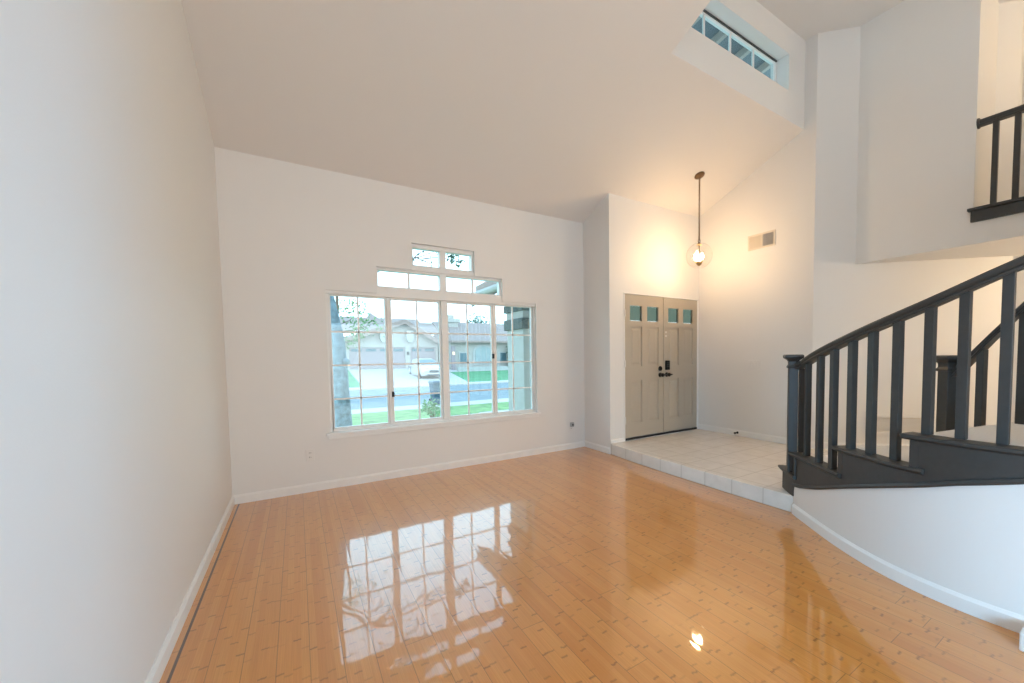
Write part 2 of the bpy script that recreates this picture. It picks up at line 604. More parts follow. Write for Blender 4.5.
# ceilings
CXL = 3.51
c1 = [(0.15, zs(0.15)), (-4.70, HC), (-4.70, HC + 0.18), (0.15, zs(0.15) + 0.18)]
struct('ceiling', MB().prism(c1, 'x', 0.0, CXL), M['ceil'], 'white vaulted ceiling rising from the window wall', 'ceiling')
c2 = [(0.15, zs(0.15)), (CY, zs(CY)), (CY + 0.2, zs(CY + 0.2) + 0.14), (0.15, zs(0.15) + 0.14)]
struct('ceiling_entry', MB().prism(c2, 'x', CXL, W2), M['ceil'], 'sloped ceiling over the entry, lit by the pendant', 'ceiling')
mb = MB().box(CXL, 7.7, -4.70, CY + 0.12, HC, HC + 0.15).box(0, 7.7, REAR, -4.70, HC, HC + 0.15)
struct('ceiling_upper', mb, M['ceil'], 'flat high ceiling above the clerestory window', 'ceiling')
tri = [(CY + 0.12, zs(CY)), (CY + .12, HC + .1), (-4.70, HC + .1)]
struct('wall_shaft', MB().prism(tri, 'x', CXL - 0.1, CXL), M['wall'], 'small triangular wall at the left of the clerestory', 'wall')

# clerestory wall
KX0, KX1, KZ0, KZ1 = 3.76, 5.517, 4.412, 4.83
us = [CXL, KX0, KX1, W2]
vs = [zs(CY), KZ0, KZ1, HC + 0.02]
mb = MB()
cells(us, vs, lambda i, j: not (i == 1 and j == 1), lambda a, b, c, d: mb.box(a, b, CY, CY + 0.22, c, d))
struct('wall_clerestory', mb, M['wall'], 'small white wall holding the high clerestory window', 'wall')

# rear wall with one wide unseen opening, made to let sky light in
us = [0.0, 0.5, 4.7, 7.7]
vs = [0.0, 0.05, 2.4, HC]
mb = MB()
cells(us, vs, lambda i, j: not (i == 1 and j == 1), lambda a, b, c, d: mb.box(a, b, REAR - 0.12, REAR, c, d))
struct('wall_rear', mb, M['wall'], 'white rear wall behind the viewer', 'wall')
struct('wall_rear_right', MB().box(W2 + dq, W2 + dq + .1, REAR, -6.1, 2.40, HC), M['wall'], 'upper wall behind the landing', 'wall')


# baseboards
def base_prof(h=0.085, t=0.014):
    return [(0, 0), (t, 0), (t, h * 0.80), (t * 0.55, h * 0.92), (t * 0.3, h), (0, h)]


def baseboard(name, pts, z, label, side=1, h=0.085):
    mb = MB()
    pts = [Vector((p[0], p[1], z)) for p in pts]
    prof = [(side * a, b) for a, b in base_prof(h)]
    mb.sweep(pts, prof)
    return struct(name, mb, M['trim'], label, 'baseboard')


baseboard('baseboard_left', [(0, -0.014), (0, REAR)], 0, 'white baseboard along the left wall', -1)
baseboard('baseboard_front', [(0.0, 0), (W, 0)], 0, 'white baseboard under the street window')
baseboard('baseboard_return', [(W, -0.014), (W, -A)], 0, 'white baseboard on the short return wall')
baseboard('baseboard_entry', [(W + 0.0, -A), (DX0 - 0.012, -A)], S, 'short white baseboard left of the front door', h=0.05)
baseboard('baseboard_right', [(W2, -A - 0.0), (W2, -2.24)], S, 'white baseboard along the right entry wall')
baseboard('baseboard_diagonal', [(W2, -2.24), (W2 + dq, -2.24 - dq)], S, 'white baseboard along the diagonal wall')

# low plinth at the right edge of the frame
struct('trim_1', MB().box(3.2, 3.33, -4.50, -4.356, 0, 0.085), M['trim'], 'low white plinth at the foot of the curved wall, right edge', 'trim', bevel=0.006)


# ================================================================ WINDOWS
def bars(mb, x0, x1, z0, z1, y0, y1, wd):
    """rectangular frame"""
    mb.box(x0, x0 + wd, y0, y1, z0, z1).box(x1 - wd, x1, y0, y1, z0, z1)
    mb.box(x0 + wd, x1 - wd, y0, y1, z0, z0 + wd).box(x0 + wd, x1 - wd, y0, y1, z1 - wd, z1)


g_win = None
win = thing('window_1', (2.03, 0.0, 0.569), 'four-panel white gridded street window, lowest and widest row', 'window', kind='structure')
X0, X1, Z0, Z1 = wx[0], wx[5], 0.569, 2.0316
f = MB()
bars(f, X0, X1, Z0, Z1, 0.04, 0.12, 0.03)
f.box(X0, X1, 0.02, 0.13, Z1 - 0.032, Z1 + 0.068)
xm = [1.408, 2.026, 2.672]
f.box(xm[1] - 0.032, xm[1] + 0.032, 0.03, 0.125, Z0 + 0.028, Z1 - 0.034)
f.box(xm[0] - 0.014, xm[0] + 0.014, 0.05, 0.115, Z0 + 0.028, Z1 - 0.034)
f.box(xm[2] - 0.014, xm[2] + 0.014, 0.05, 0.115, Z0 + 0.028, Z1 - 0.034)
f.build('frame', M['vinyl'], win, bevel=0.004)
pan = [(X0 + 0.031, xm[0] - 0.015, 1.111), (xm[0] + 0.015, xm[1] - 0.033, 1.722), (xm[1] + 0.033, xm[2] - 0.015, 2.32), (xm[2] + 0.015, X1 - 0.031, 2.94)]
for k, (a, b, c) in enumerate(pan):
    q = MB()
    bars(q, a, b, Z0 + 0.03, Z1 - 0.032, 0.056, 0.095, 0.016 if k in (0, 3) else 0.022)
    sh = q.build('sash', M['vinyl'], win, bevel=0.003)
    mu = MB().box(c - 0.0085, c + 0.0085, 0.066, 0.082, Z0 + 0.05, Z1 - 0.05)
    for zz in (0.911, 1.264, 1.615):
        mu.box(a + 0.015, b - 0.015, 0.066, 0.082, zz - 0.0085, zz + 0.0085)
    mu.build('muntin', M['vinyl'], sh)
    MB().box(a + 0.01, b - 0.01, 0.073, 0.077, Z0 + 0.04, Z1 - 0.04).build('pane', M['glass'], sh)
for lx, lz in ((1.435, 0.93), (2.648, 1.34)):
    MB().box(lx - 0.012, lx + 0.012, 0.03, 0.056, lz - 0.03, lz + 0.03).box(lx - 0.006, lx + 0.006, 0.014, 0.034, lz - 0.012, lz + 0.03).build('latch', M['black'], win, bevel=0.003)
sill = MB().box(X0 - 0.035, X1 + 0.035, -0.035, 0.06, Z0 - 0.022, Z0 + 0.004).box(X0 - 0.02, X1 + 0.02, -0.018, 0.0, Z0 - 0.06, Z0 - 0.022)
sill.build('sill', M['trim'], win, bevel=0.005)

win = thing('window_2', (2.03, 0.0, 2.08), 'narrow four-light transom row in the middle of the stepped street window', 'window', kind='structure')
f = MB()
X0, X1, Z0, Z1 = wx[1], wx[4], 2.0996, 2.32
bars(f, X0, X1, Z0 - 0.0, Z1, 0.04, 0.12, 0.02)
f.box(X0 + 0.001, X1 - 0.001, 0.032, 0.119, Z1 - 0.03, Z1 - 0.007)
f.box(X0, X1, 0.02, 0.13, Z1 - 0.006, Z1 + 0.045)
f.box(1.988, 2.064, 0.034, 0.116, Z0 + 0.018, Z1 - 0.028)
f.build('frame', M['vinyl'], win, bevel=0.003)
q = MB()
for c in (1.643, 2.401):
    q.box(c - 0.011, c + 0.011, 0.06, 0.09, Z0 + 0.02, Z1 - 0.03)
q.build('muntin', M['vinyl'], win)
for a, b in ((X0 + .02, 1.988), (2.064, X1 - .02)):
    MB().box(a, b, 0.073, 0.077, Z0 + 0.02, Z1 - 0.03).build('pane', M['glass'], win)

win = thing('window_3', (2.03, 0.0, 2.36), 'small two-light transom topping the stepped street window', 'window', kind='structure')
f = MB()
X0, X1, Z0, Z1 = wx[2], wx[3], 2.365, 2.62
bars(f, X0, X1, Z0, Z1, 0.04, 0.12, 0.02)
f.box(X0 + 0.001, X1 - 0.001, 0.032, 0.119, Z1 - 0.045, Z1 - 0.001)
f.box(1.992, 2.064, 0.034, 0.116, Z0 + 0.018, Z1 - 0.043)
f.build('frame', M['vinyl'], win, bevel=0.003)
for a, b in ((X0 + .02, 1.992), (2.064, X1 - .02)):
    MB().box(a, b, 0.073, 0.077, Z0 + 0.02, Z1 - 0.045).build('pane', M['glass'], win)

win = thing('window_4', (4.64, CY + 0.16, KZ0), 'long clerestory window set high in a deep reveal', 'window', kind='structure')
f = MB()
bars(f, KX0, KX1, KZ0, KZ1, CY + 0.15, CY + 0.20, 0.022)
f.build('frame', M['vinyl'], win, bevel=0.003)
q = MB()
for c in (4.19, 4.634, 5.07):
    q.box(c - 0.011, c + 0.011, CY + 0.165, CY + 0.185, KZ0 + 0.02, KZ1 - 0.02)
q.build('muntin', M['vinyl'], win)
MB().box(KX0 + 0.01, KX1 - 0.01, CY + 0.173, CY + 0.177, KZ0 + 0.01, KZ1 - 0.01).build('pane', M['glass'], win)
MB().box(KX0 + 0.01, KX1 - 0.01, CY + 0.135, CY + 0.155, KZ1 - 0.014, KZ1 - 0.001).build('shade_rail', M['slot'], win)

# ================================================================ FRONT DOOR
door = thing('door_1', (5.084, -A, S), 'taupe panelled double front door with four small top lights', 'door', kind='structure')
f = MB()
f.box(DX0 - 0.012, DX0 + 0.006, -A - 0.006, -A + 0.10, S, S + DH + 0.008)
f.box(DX1 - 0.006, DX1 + 0.012, -A - 0.006, -A + 0.10, S, S + DH + 0.008)
f.box(DX0 - 0.012, DX1 + 0.012, -A - 0.006, -A + 0.10, S + DH - 0.004, S + DH + 0.012)
f.build('frame', M['trim'], door, bevel=0.003)
MB().box(DX0 + 0.006, DX1 - 0.006, -A - 0.006, -A + 0.08, S, S + 0.032).build('threshold', M['black'], door, bevel=0.003)
yd0, yd1 = -A + 0.004, -A + 0.046
for k in range(2):
    a = DX0 + 0.008 + k * (DX1 - DX0) / 2
    b = a + (DX1 - DX0) / 2 - (0.010 if k == 0 else 0.014)
    z0, z1 = S + 0.036, S + DH - 0.006
    st = 0.098
    cxm = (a + b) / 2
    xs = [a, a + st, cxm - st * 0.52, cxm + st * 0.52, b - st, b]
    zz = [z0, S + 0.235, S + 0.83, S + 1.03, S + 1.585, S + 1.665, S + 1.875, z1]
    mb = MB()
    cells(xs, zz, lambda i, j: not (i in (1, 3) and j in (1, 3, 5)), lambda p, q, r, s: mb.box(p, q, yd0, yd1, r, s))
    lf = mb.build('door_leaf', M['door'], door)
    for i in (1, 3):
        for j in (1, 3):
            p0, p1, q0, q1 = xs[i], xs[i + 1], zz[j], zz[j + 1]
            yb, yf = yd0 + 0.012, yd0 + 0.004
            t = 0.028
            pm = MB()
            pm.box(p0, p1, yb, yd1 - 0.008, q0, q1)
            pm.add([(p0 + t, yb, q0 + t), (p1 - t, yb, q0 + t), (p1 - t, yb, q1 - t), (p0 + t, yb, q1 - t),
                    (p0 + 2 * t, yf, q0 + 2 * t), (p1 - 2 * t, yf, q0 + 2 * t), (p1 - 2 * t, yf, q1 - 2 * t), (p0 + 2 * t, yf, q1 - 2 * t)],
                   [(4, 5, 6, 7), (0, 1, 5, 4), (1, 2, 6, 5), (2, 3, 7, 6), (3, 0, 4, 7)])
            pm.build('panel', M['door'], lf)
        gp = MB().box(xs[i] + 0.004, xs[i + 1] - 0.004, yd0 + 0.018, yd0 + 0.024, zz[5] + 0.004, zz[6] - 0.004)
        gp.build('top_light', M['obscure'], lf)
AX = Matrix(((1, 0, 0), (0, 0, -1), (0, 1, 0)))       # z -> -y


def knob(x, z, parent, lever):
    m_ = MB()
    m_.lathe([(0.0, 0), (0.034, 0), (0.034, 0.008), (0.014, 0.012), (0.012, 0.042), (0.0, 0.042)], (x, yd0, z), 20, AX)
    m_.lathe([(0.0, 0.035), (0.022, 0.036), (0.029, 0.048), (0.028, 0.06), (0.018, 0.07), (0.0, 0.072)], (x, yd0, z), 20, AX)
    if lever:
        m_.tube([(x, yd0 - 0.052, z), (x + 0.035, yd0 - 0.055, z + .002), (x + 0.07, yd0 - 0.05, z)], [0.016, 0.014, 0.011], 10)
    return m_.build('handle', M['black'], parent, smooth=True)


knob(5.018, 1.035, door, True)
MB().lathe([(0.0, 0), (0.036, 0), (0.036, 0.010), (0.030, 0.016), (0.0, 0.016)], (5.018, yd0, 1.128), 20, AX).box(5.014, 5.022, yd0 - 0.032, yd0 - 0.012, 1.108, 1.148).build('deadbolt', M['black'], door)
knob(5.155, 1.035, door, True)
kp = MB().box(5.12, 5.20, yd0 - 0.03, yd0, 1.105, 1.245).build('keypad_lock', M['black'], door, bevel=0.008)
kb = MB()
for i in range(3):
    for j in range(3):
        kb.box(5.133 + i * 0.02, 5.145 + i * 0.02, yd0 - 0.033, yd0 - 0.029, 1.15 + j * 0.026, 1.166 + j * 0.026)
kb.build('keypad', M['slot'], kp)
for hz in (0.38, 1.17, 1.86):
    MB().box(DX0 - 0.008, DX0 + 0.016, yd0 - 0.010, yd0 + 0.006, hz, hz + 0.09).tube([(DX0 + 0.004, yd0 - 0.010, hz - 0.004), (DX0 + 0.004, yd0 - 0.010, hz + 0.094)], 0.007, 8).build('hinge', M['plate'], door)
for dz in (1.605, 1.66):
    MB().box(5.128, 5.150, yd0 - 0.004, yd0 + 0.001, dz - 0.013, dz + 0.013).build('sticker', M['plate'], door)

# ================================================================ STAIRCASE
RT = [(100, 1.73), (121, 1.692), (130, 1.638), (138, 1.60), (146, 1.595), (154, 1.607), (165, 1.64), (175, 1.656), (183, 1.65), (195, 1.645), (230, 1.645)]


def lerp(tab, t):
    if t <= tab[0][0]:
        return tab[0][1]
    for (a, u), (b, v) in zip(tab, tab[1:]):
        if t <= b:
            return u + (v - u) * (t - a) / (b - a)
    return tab[-1][1]


def rad(t):
    # smooth the table
    return sum(lerp(RT, t + d) for d in (-4, -2, 0, 2, 4)) / 5


def pol(t, r):
    return (CX + r * math.cos(R(t)), CYC + r * math.sin(R(t)))


def arc(t0, t1, step=2.0):
    n = max(2, int(round(abs(t1 - t0) / step)) + 1)
    return [t0 + (t1 - t0) * i / (n - 1) for i in range(n)]


TOPW = [(129, 0.236), (134, 0.262), (142.5, 0.331), (154, 0.448), (165, 0.556), (170.3, 0.607), (175, 0.657), (183, 0.727), (204, 0.97), (316, 2.42)]
T_END = 316.0
TH = [121.5, 130.4, 150.6, 167.8, 186.4, 204.0] + [204.0 + 14.0 * i for i in range(1, 9)]   # riser angles of treads 1..6
RIN = 0.66


def ztread(k):
    return S + RISE * k


# white curved wall
ts = arc(130.3, T_END, 1.5)
mb = MB()
rings = []
for t in ts:
    r = rad(t)
    zt = lerp(TOPW, t)
    rings.append([(*pol(t, r), 0.0), (*pol(t, r), zt), (*pol(t, r - 0.10), zt), (*pol(t, r - 0.10), 0.0)])
mb.loft(rings)
struct('wall_curved', mb, M['wall'], 'white curved wall under the staircase', 'wall', smooth=False)
mb = MB()
rings = []
for t in ts:
    r = rad(t)
    rings.append([(*pol(t, r + a), b) for a, b in base_prof()])
mb.loft(rings)
struct('baseboard_curved', mb, M['trim'], 'white baseboard following the curved stair wall', 'baseboard')

pa, pb = pol(T_END, RIN - 0.02), pol(T_END, 1.66)
struct('floor_stairhead', MB().prism([pa, pb, (W3 - 0.002, pb[1]), (W3 - 0.002, LYR - 0.06), (pa[0], LYR - 0.06)], 'z', LZ - 0.14, LZ), M['carpet'], 'small floor where the curved stair meets the upper landing', 'floor')
stair = thing('staircase', (CX, CYC, S), 'curved charcoal staircase with pale treads rising to the right', 'staircase')
# trim band along the top of the white wall, and the closed face above it
mb = MB()
rings = []
for t in arc(129.8, T_END, 1.5):
    r = rad(t)
    zt = lerp(TOPW, t)
    rings.append([(*pol(t, r + a), zt + b) for a, b in ((-0.02, -0.012), (0.014, -0.012), (0.02, 0.0), (0.014, 0.016), (-0.02, 0.016))])
mb.loft(rings)
mb.build('stringer_trim', M['char'], stair, smooth=False)
mb = MB()
rings = []
for t in arc(TH[0] + 1.2, T_END, 0.8):
    r = rad(t) + 0.004
    k = max(i for i in range(13) if t >= TH[i] + 0.0) + 1
    ztop = ztread(k) - 0.028
    zb = S if t < 130.2 else lerp(TOPW, t)
    rings.append([(*pol(t, r), zb), (*pol(t, r), ztop), (*pol(t, r - 0.06), ztop), (*pol(t, r - 0.06), zb)])
mb.loft(rings)
mb.build('stringer', M['char'], stair)
# inner stringer
mb = MB()
rings = []
for t in arc(TH[0] + 1.2, T_END, 1.5):
    k = max(i for i in range(13) if t >= TH[i]) + 1
    rings.append([(*pol(t, RIN), S), (*pol(t, RIN), ztread(k) - 0.03), (*pol(t, RIN + 0.05), ztread(k) - 0.03), (*pol(t, RIN + 0.05), S)])
mb.loft(rings)
mb.build('inner_stringer', M['trim'], stair)
for k in range(1, 14):
    t0, t1 = TH[k - 1], min(TH[k], T_END)
    z = ztread(k)
    # pale walking surface
    q = MB()
    rings = []
    for t in arc(t0 + 0.3, t1 + 1.0, 2.0):
        ro = rad(t) - 0.085
        rings.append([(*pol(t, RIN), z - 0.03), (*pol(t, ro), z - 0.03), (*pol(t, ro), z), (*pol(t, RIN), z)])
    q.loft(rings)
    q.build('tread', M['carpet'], stair)
    # charcoal end cap with rounded overhang, returned past the next riser
    q = MB()
    rings = []
    te = t1 + {1: 1.5, 2: 0.8}.get(k, 2.2)
    for t in arc(t0 - 1.6, te, 1.6):
        r = rad(t)
        rings.append([(*pol(t, r + a), z + b) for a, b in ((-0.086, -0.028), (0.012, -0.028), (0.02, -0.022), (0.03, -0.014), (0.03, -0.004), (0.024, 0.003), (-0.086, 0.003))])
    q.loft(rings)
    q.build('tread_end', M['char'], stair)
    # riser board
    q = MB()
    p0, p1 = pol(t0, RIN), pol(t0, rad(t0) + 0.002)
    p2, p3 = pol(t0 + 1.0, rad(t0) + 0.002), pol(t0 + 1.6, RIN)
    q.prism([p0, p1, p2, p3], 'z', z - RISE + 0.001, z - 0.03)
    q.build('riser', M['char'] if k == 1 else M['carpet'], stair)
    if k > 1:
        q = MB()
        r1 = rad(t0)
        q.prism([pol(t0 - 0.2, r1 - 0.07), pol(t0 - 0.2, r1 + 0.008), pol(t0 + 1.2, r1 + 0.008), pol(t0 + 1.2, r1 - 0.07)], 'z', z - RISE + 0.003, z - 0.03)
        q.build('riser_end', M['char'], stair)
    # inner end cap
    q = MB()
    rings = []
    for t in arc(t0 - 1.6, te, 2.5):
        rings.append([(*pol(t, RIN + a), z + b) for a, b in ((0.07, -0.03), (0.0, -0.03), (-0.026, -0.02), (-0.026, -0.004), (-0.016, 0.003), (0.07, 0.003))])
    q.loft(rings)
    q.build('inner_tread_end', M['carpet'], stair)


def newel(parent, c, ang, z0, z1, hw=0.043):
    dx = Vector((math.cos(R(ang)), math.sin(R(ang))))
    dy = Vector((-dx.y, dx.x))
    n = MB().obox(c, dx, dy, hw, hw, z0, z1 - 0.10).build('newel_post', M['char'], parent, bevel=0.004)
    cp = MB()
    rings = []
    for h, zz in ((hw + 0.006, z1 - 0.115), (hw + 0.010, z1 - 0.105), (hw + 0.006, z1 - 0.095), (hw, z1 - 0.085), (hw, z1 - 0.06), (hw + 0.010, z1 - 0.045),
                  (hw + 0.030, z1 - 0.03), (hw + 0.034, z1 - 0.02), (hw + 0.034, z1 - 0.008), (hw + 0.026, z1)):
        rings.append([(*(Vector(c) + dx * (sx_ * h) + dy * (sy_ * h)), zz) for sx_, sy_ in ((-1, -1), (1, -1), (1, 1), (-1, 1))])
    cp.loft(rings)
    cp.build('cap', M['char'], n, bevel=0.002)
    return n


RAILP = [(-0.030, -0.062), (0.030, -0.062), (0.033, -0.05), (0.026, -0.040), (0.033, -0.028), (0.034, -0.014), (0.024, -0.003), (0, 0), (-0.024, -0.003), (-0.034, -0.014), (-0.033, -0.028), (-0.026, -0.040), (-0.033, -0.05)]
RB = 1.562
RAILZ = [(120, 1.205), (124.7, 1.243), (132.5, 1.303), (140.9, 1.367), (149.1, 1.436), (155.1, 1.492), (160.0, 1.540), (164.1, 1.580), (167.7, 1.618), (171.0, 1.655), (173.9, 1.692), (177.2, 1.735), (181.3, 1.786), (203, 2.05), (316, 3.51)]


def railz(t):
    return sum(lerp(RAILZ, t + d) for d in (-4, -2, 0, 2, 4)) / 5


def rbal(t):
    return 1.570


ro = thing('stair_railing', (CX, CYC, S), 'charcoal curved stair railing nearest the living room', 'railing')
NP = (4.054, -2.937)
newel(ro, NP, 125, S + RISE + 0.003, 1.322, 0.035)
pts = []
t_start = 127.0
for t in arc(t_start, 314, 2.0):
    x, y = pol(t, rbal(t))
    pts.append((x, y, railz(t)))
pts = [(NP[0] + 0.01, NP[1] - 0.01, 1.250)] + pts[1:]
MB().sweep(pts, RAILP).build('handrail', M['char'], ro, smooth=False)


def baluster(parent, c, ang, z0, z1, hw=0.0205):
    dx = Vector((math.cos(R(ang)), math.sin(R(ang))))
    return MB().obox(c, dx, (-dx.y, dx.x), hw, hw, z0, z1).build('baluster', M['char'], parent, bevel=0.002)


for t, k in ((126.6, 1), (133.0, 2), (140.7, 2), (146.6, 2), (152.6, 3), (157.9, 3), (163.3, 3), (169.0, 4), (174.2, 4), (179.7, 4), (188.5, 5), (194.0, 5), (199.5, 5)) + tuple((TH[k - 1] + d, k) for k in range(6, 14) for d in (2.5, 7.2, 11.9)):
    baluster(ro, pol(t, rbal(t)), t, ztread(k) + 0.003, railz(t) - 0.055)

ri = thing('stair_railing', (CX, CYC, S + RISE), 'charcoal inner stair railing rising steeply in the background', 'railing')
RI = 0.69
IZ = [(130, 1.10), (141.5, 1.185), (150.5, 1.293), (157.3, 1.390), (165, 1.506), (173, 1.634), (200, 2.02), (316, 3.52)]
n2 = (4.495, -3.803)
newel(ri, n2, 141, S + 2 * RISE + 0.003, 1.305, 0.045)
pts = [(*n2, 1.18)]
for t in arc(144, 314, 3.0):
    pts.append((*pol(t, RI), lerp(IZ, t)))
MB().sweep(pts, RAILP).build('handrail', M['char'], ri)
for t, k in ((157.4, 3), (173.5, 4), (190, 5)) + tuple((TH[k - 1] + 7, k) for k in range(6, 14)):
    baluster(ri, pol(t, RI), t, ztread(k) + 0.003, lerp(IZ, t) - 0.05)

# upper landing railing
ru = thing('landing_railing', (W3, LY0, LZ), 'black railing of the upstairs landing at the top right', 'railing')
MB().prism([(W3 - 0.006, 2.595), (W3 - 0.034, 2.595), (W3 - 0.034, 2.70), (W3 - 0.006, 2.70)], 'y', LYR, LY0 + 0.012).build('fascia', M['char'], ru, bevel=0.003)
MB().box(W3 - 0.055, W3 + 0.09, LYR, LY0 + 0.035, LZ + 0.002, LZ + 0.03).build('shoe_board', M['char'], ru, bevel=0.006)
MB().sweep([(W3 + 0.045, LY0 - 0.018, 3.585), (W3 + 0.045, LYR, 3.585)], RAILP).build('handrail', M['char'], ru)
MB().lathe([(0.0, 0), (0.05, 0), (0.05, 0.012), (0.042, 0.018), (0.0, 0.018)], (W3 + 0.045, LY0, 3.555), 18, Matrix(((1, 0, 0), (0, 0, -1), (0, 1, 0)))).build('rosette', M['char'], ru)
newel(ru, (W3 + 0.045, LYR - 0.02), 0, LZ + 0.002, 3.66, 0.04)
y = -3.672
while y > LYR + 0.05:
    baluster(ru, (W3 + 0.045, y), 0, LZ + 0.03, 3.53, 0.0205)
    y -= 0.14

# ================================================================ PENDANT LIGHT
PX, PY = 5.108, -1.172
zc = zs(PY)
lampo = thing('pendant_light', (PX, PY, zc), 'clear glass globe pendant on a bronze chain above the entry', 'pendant light')
nrm = Vector((0, -SL, -1)).normalized()
ax3 = Vector((1, 0, 0))
ay3 = nrm.cross(ax3)
AXC = Matrix((ax3, ay3, nrm)).transposed()
MB().lathe([(0, 0.001), (0.066, 0.001), (0.068, 0.008), (0.060, 0.018), (0.030, 0.026), (0.012, 0.034), (0, 0.034)], (PX, PY, zc), 28, AXC).build('canopy', M['bronze'], lampo, smooth=True)
ch = MB()
z = zc - 0.03
i = 0
ZL = 2.86
while z > ZL:
    pts = []
    for j in range(13):
        a = 2 * PI * j / 12
        u, v = 0.010 * math.cos(a), 0.019 * math.sin(a)
        pts.append((PX + (u if i % 2 == 0 else 0), PY + (0 if i % 2 == 0 else u), z - 0.017 + v))
    ch.tube(pts, 0.0036, 6, False)
    z -= 0.030
    i += 1
ch.tube([(PX + 0.004, PY, zc - 0.03), (PX - 0.003, PY + 0.004, (zc + ZL) / 2), (PX + 0.003, PY, ZL - 0.02)], 0.003, 6)
ch.build('chain', M['bronze'], lampo)
lp = MB()
pts = [(PX + 0.022 * math.cos(2 * PI * j / 16), PY, 2.838 + 0.022 * math.sin(2 * PI * j / 16)) for j in range(17)]
lp.tube(pts, 0.005, 8, False)
lp.lathe([(0, 0.02), (0.012, 0.018), (0.014, 0.0), (0.030, -0.008), (0.034, -0.018), (0.0, -0.02)], (PX, PY, 2.805), 20)
lp.tube([(PX, PY, 2.79), (PX, PY, 2.54)], 0.006, 8)
lp.build('stem', M['bronze'], lampo)
GZ, GR = 2.645, 0.168
prof = []
for j in range(2, 22):
    a = PI * j / 24
    prof.append((GR * math.sin(a), GR * math.cos(a)))
MB().lathe(prof, (PX, PY, GZ), 32).build('globe', M['globe'], lampo, smooth=True)
hb = MB().lathe([(0, -0.045), (0.012, -0.042), (0.035, -0.02), (0.042, 0.0), (0.040, 0.006), (0, 0.006)], (PX, PY, 2.555), 20)
for j in range(3):
    a = 2 * PI * j / 3 + 0.4
    hb.tube([(PX, PY, 2.55), (PX + 0.03 * math.cos(a), PY + 0.03 * math.sin(a), 2.545), (PX + 0.05 * math.cos(a), PY + 0.05 * math.sin(a), 2.56), (PX + 0.052 * math.cos(a), PY + 0.052 * math.sin(a), 2.585)], 0.006, 8)
hb.build('lamp_holder', M['brass'], lampo)
for j in range(3):
    a = 2 * PI * j / 3 + 0.4
    bx, by = PX + 0.052 * math.cos(a), PY + 0.052 * math.sin(a)
    MB().lathe([(0, 0), (0.009, 0.002), (0.020, 0.022), (0.022, 0.036), (0.014, 0.064), (0.004, 0.085), (0, 0.087)], (bx, by, 2.585), 14).build('bulb', M['bulb'], lampo, smooth=True)
light('pendant_glow', 'POINT', (PX, PY, 2.70), 18, (1.0, 0.62, 0.31), shadow_soft_size=0.06)

# warm lamps over the landing and under the soffit, out of view to the right
for nm, lx, ly, lz, pw, lab in (('ceiling_light', 6.95, -5.1, HC, 22, 'round ceiling light over the upstairs landing'), ('ceiling_light', 6.85, -5.3, 2.385, 55, 'round ceiling light under the landing soffit')):
    t_ = thing(nm, (lx, ly, lz), lab, 'ceiling light')
    MB().lathe([(0, 0), (0.11, 0), (0.11, -0.02), (0.09, -0.03), (0, -0.03)], (lx, ly, lz), 24).build('rim', M['trim'], t_)
    MB().lathe([(0, -0.031), (0.088, -0.031), (0.07, -0.05), (0, -0.058)], (lx, ly, lz), 24).build('diffuser', M['warmlamp'], t_)
    light('landing_glow', 'POINT', (lx, ly, lz - 0.14), pw, (1.0, 0.72, 0.42), shadow_soft_size=0.08)

# ================================================================ VENTS, OUTLETS, SMALL FITTINGS
v = thing('supply_vent', (W2, -1.60, 2.86), 'two-part louvred supply vent high on the right entry wall', 'vent')
y0, y1, z0, z1 = -1.765, -1.385, 2.752, 2.955
f = MB()
t = 0.022
for a, b, c, d in ((y0, y1, z0, z0 + t), (y0, y1, z1 - t, z1), (y0, y0 + t, z0 + t, z1 - t), (y1 - t, y1, z0 + t, z1 - t), (-1.60, -1.575, z0 + t, z1 - t)):
    f.box(W2 - 0.012, W2, a, b, c, d)
f.build('frame', M['grille'], v, bevel=0.003)
MB().box(W2 - 0.004, W2 - 0.001, y0 + t, y1 - t, z0 + t, z1 - t).build('duct', M['ventdark'], v)
for k in range(2):
    s0, s1 = ((y0 + t, -1.60), (-1.575, y1 - t))[k]
    q = MB()
    n = 9
    for i in range(n):
        yc = s0 + (s1 - s0) * (i + 0.5) / n
        dd = 0.003 if k == 0 else 0.012
        sg = -1 if k == 0 else 1
        q.add([(W2 - 0.012, yc - dd * sg * 1.0, z0 + t), (W2 - 0.004, yc + dd * sg, z0 + t), (W2 - 0.004, yc + dd * sg, z1 - t), (W2 - 0.012, yc - dd * sg * 1.0, z1 - t),
               (W2 - 0.0125, yc - dd * sg + 0.0012, z0 + t), (W2 - 0.0045, yc + dd * sg + 0.0012, z0 + t), (W2 - 0.0045, yc + dd * sg + 0.0012, z1 - t), (W2 - 0.0125, yc - dd * sg + 0.0012, z1 - t)],
              [(0, 1, 2, 3), (4, 7, 6, 5), (0, 4, 5, 1), (3, 2, 6, 7), (1, 5, 6, 2), (0, 3, 7, 4)])
    q.build('louvre', M['grille'], v)

# return grille low on the diagonal wall
dd_ = Vector((1, -1)).normalized()
nn_ = Vector((-1, -1)).normalized()


def dpt(sv, out):
    p = Vector((W2, -2.24)) + dd_ * sv + nn_ * out
    return p


v = thing('return_vent', (*dpt(0.9, 0), 0.46), 'white return-air grille low on the diagonal wall behind the balusters', 'vent')
s0, s1, z0, z1 = 0.60, 1.20, 0.345, 0.575
f = MB()


def dbox(mb, a, b, o0, o1, c, d):
    p = [dpt(a, o0), dpt(b, o0), dpt(b, o1), dpt(a, o1)]
    mb.prism([(q.x, q.y) for q in p], 'z', c, d)


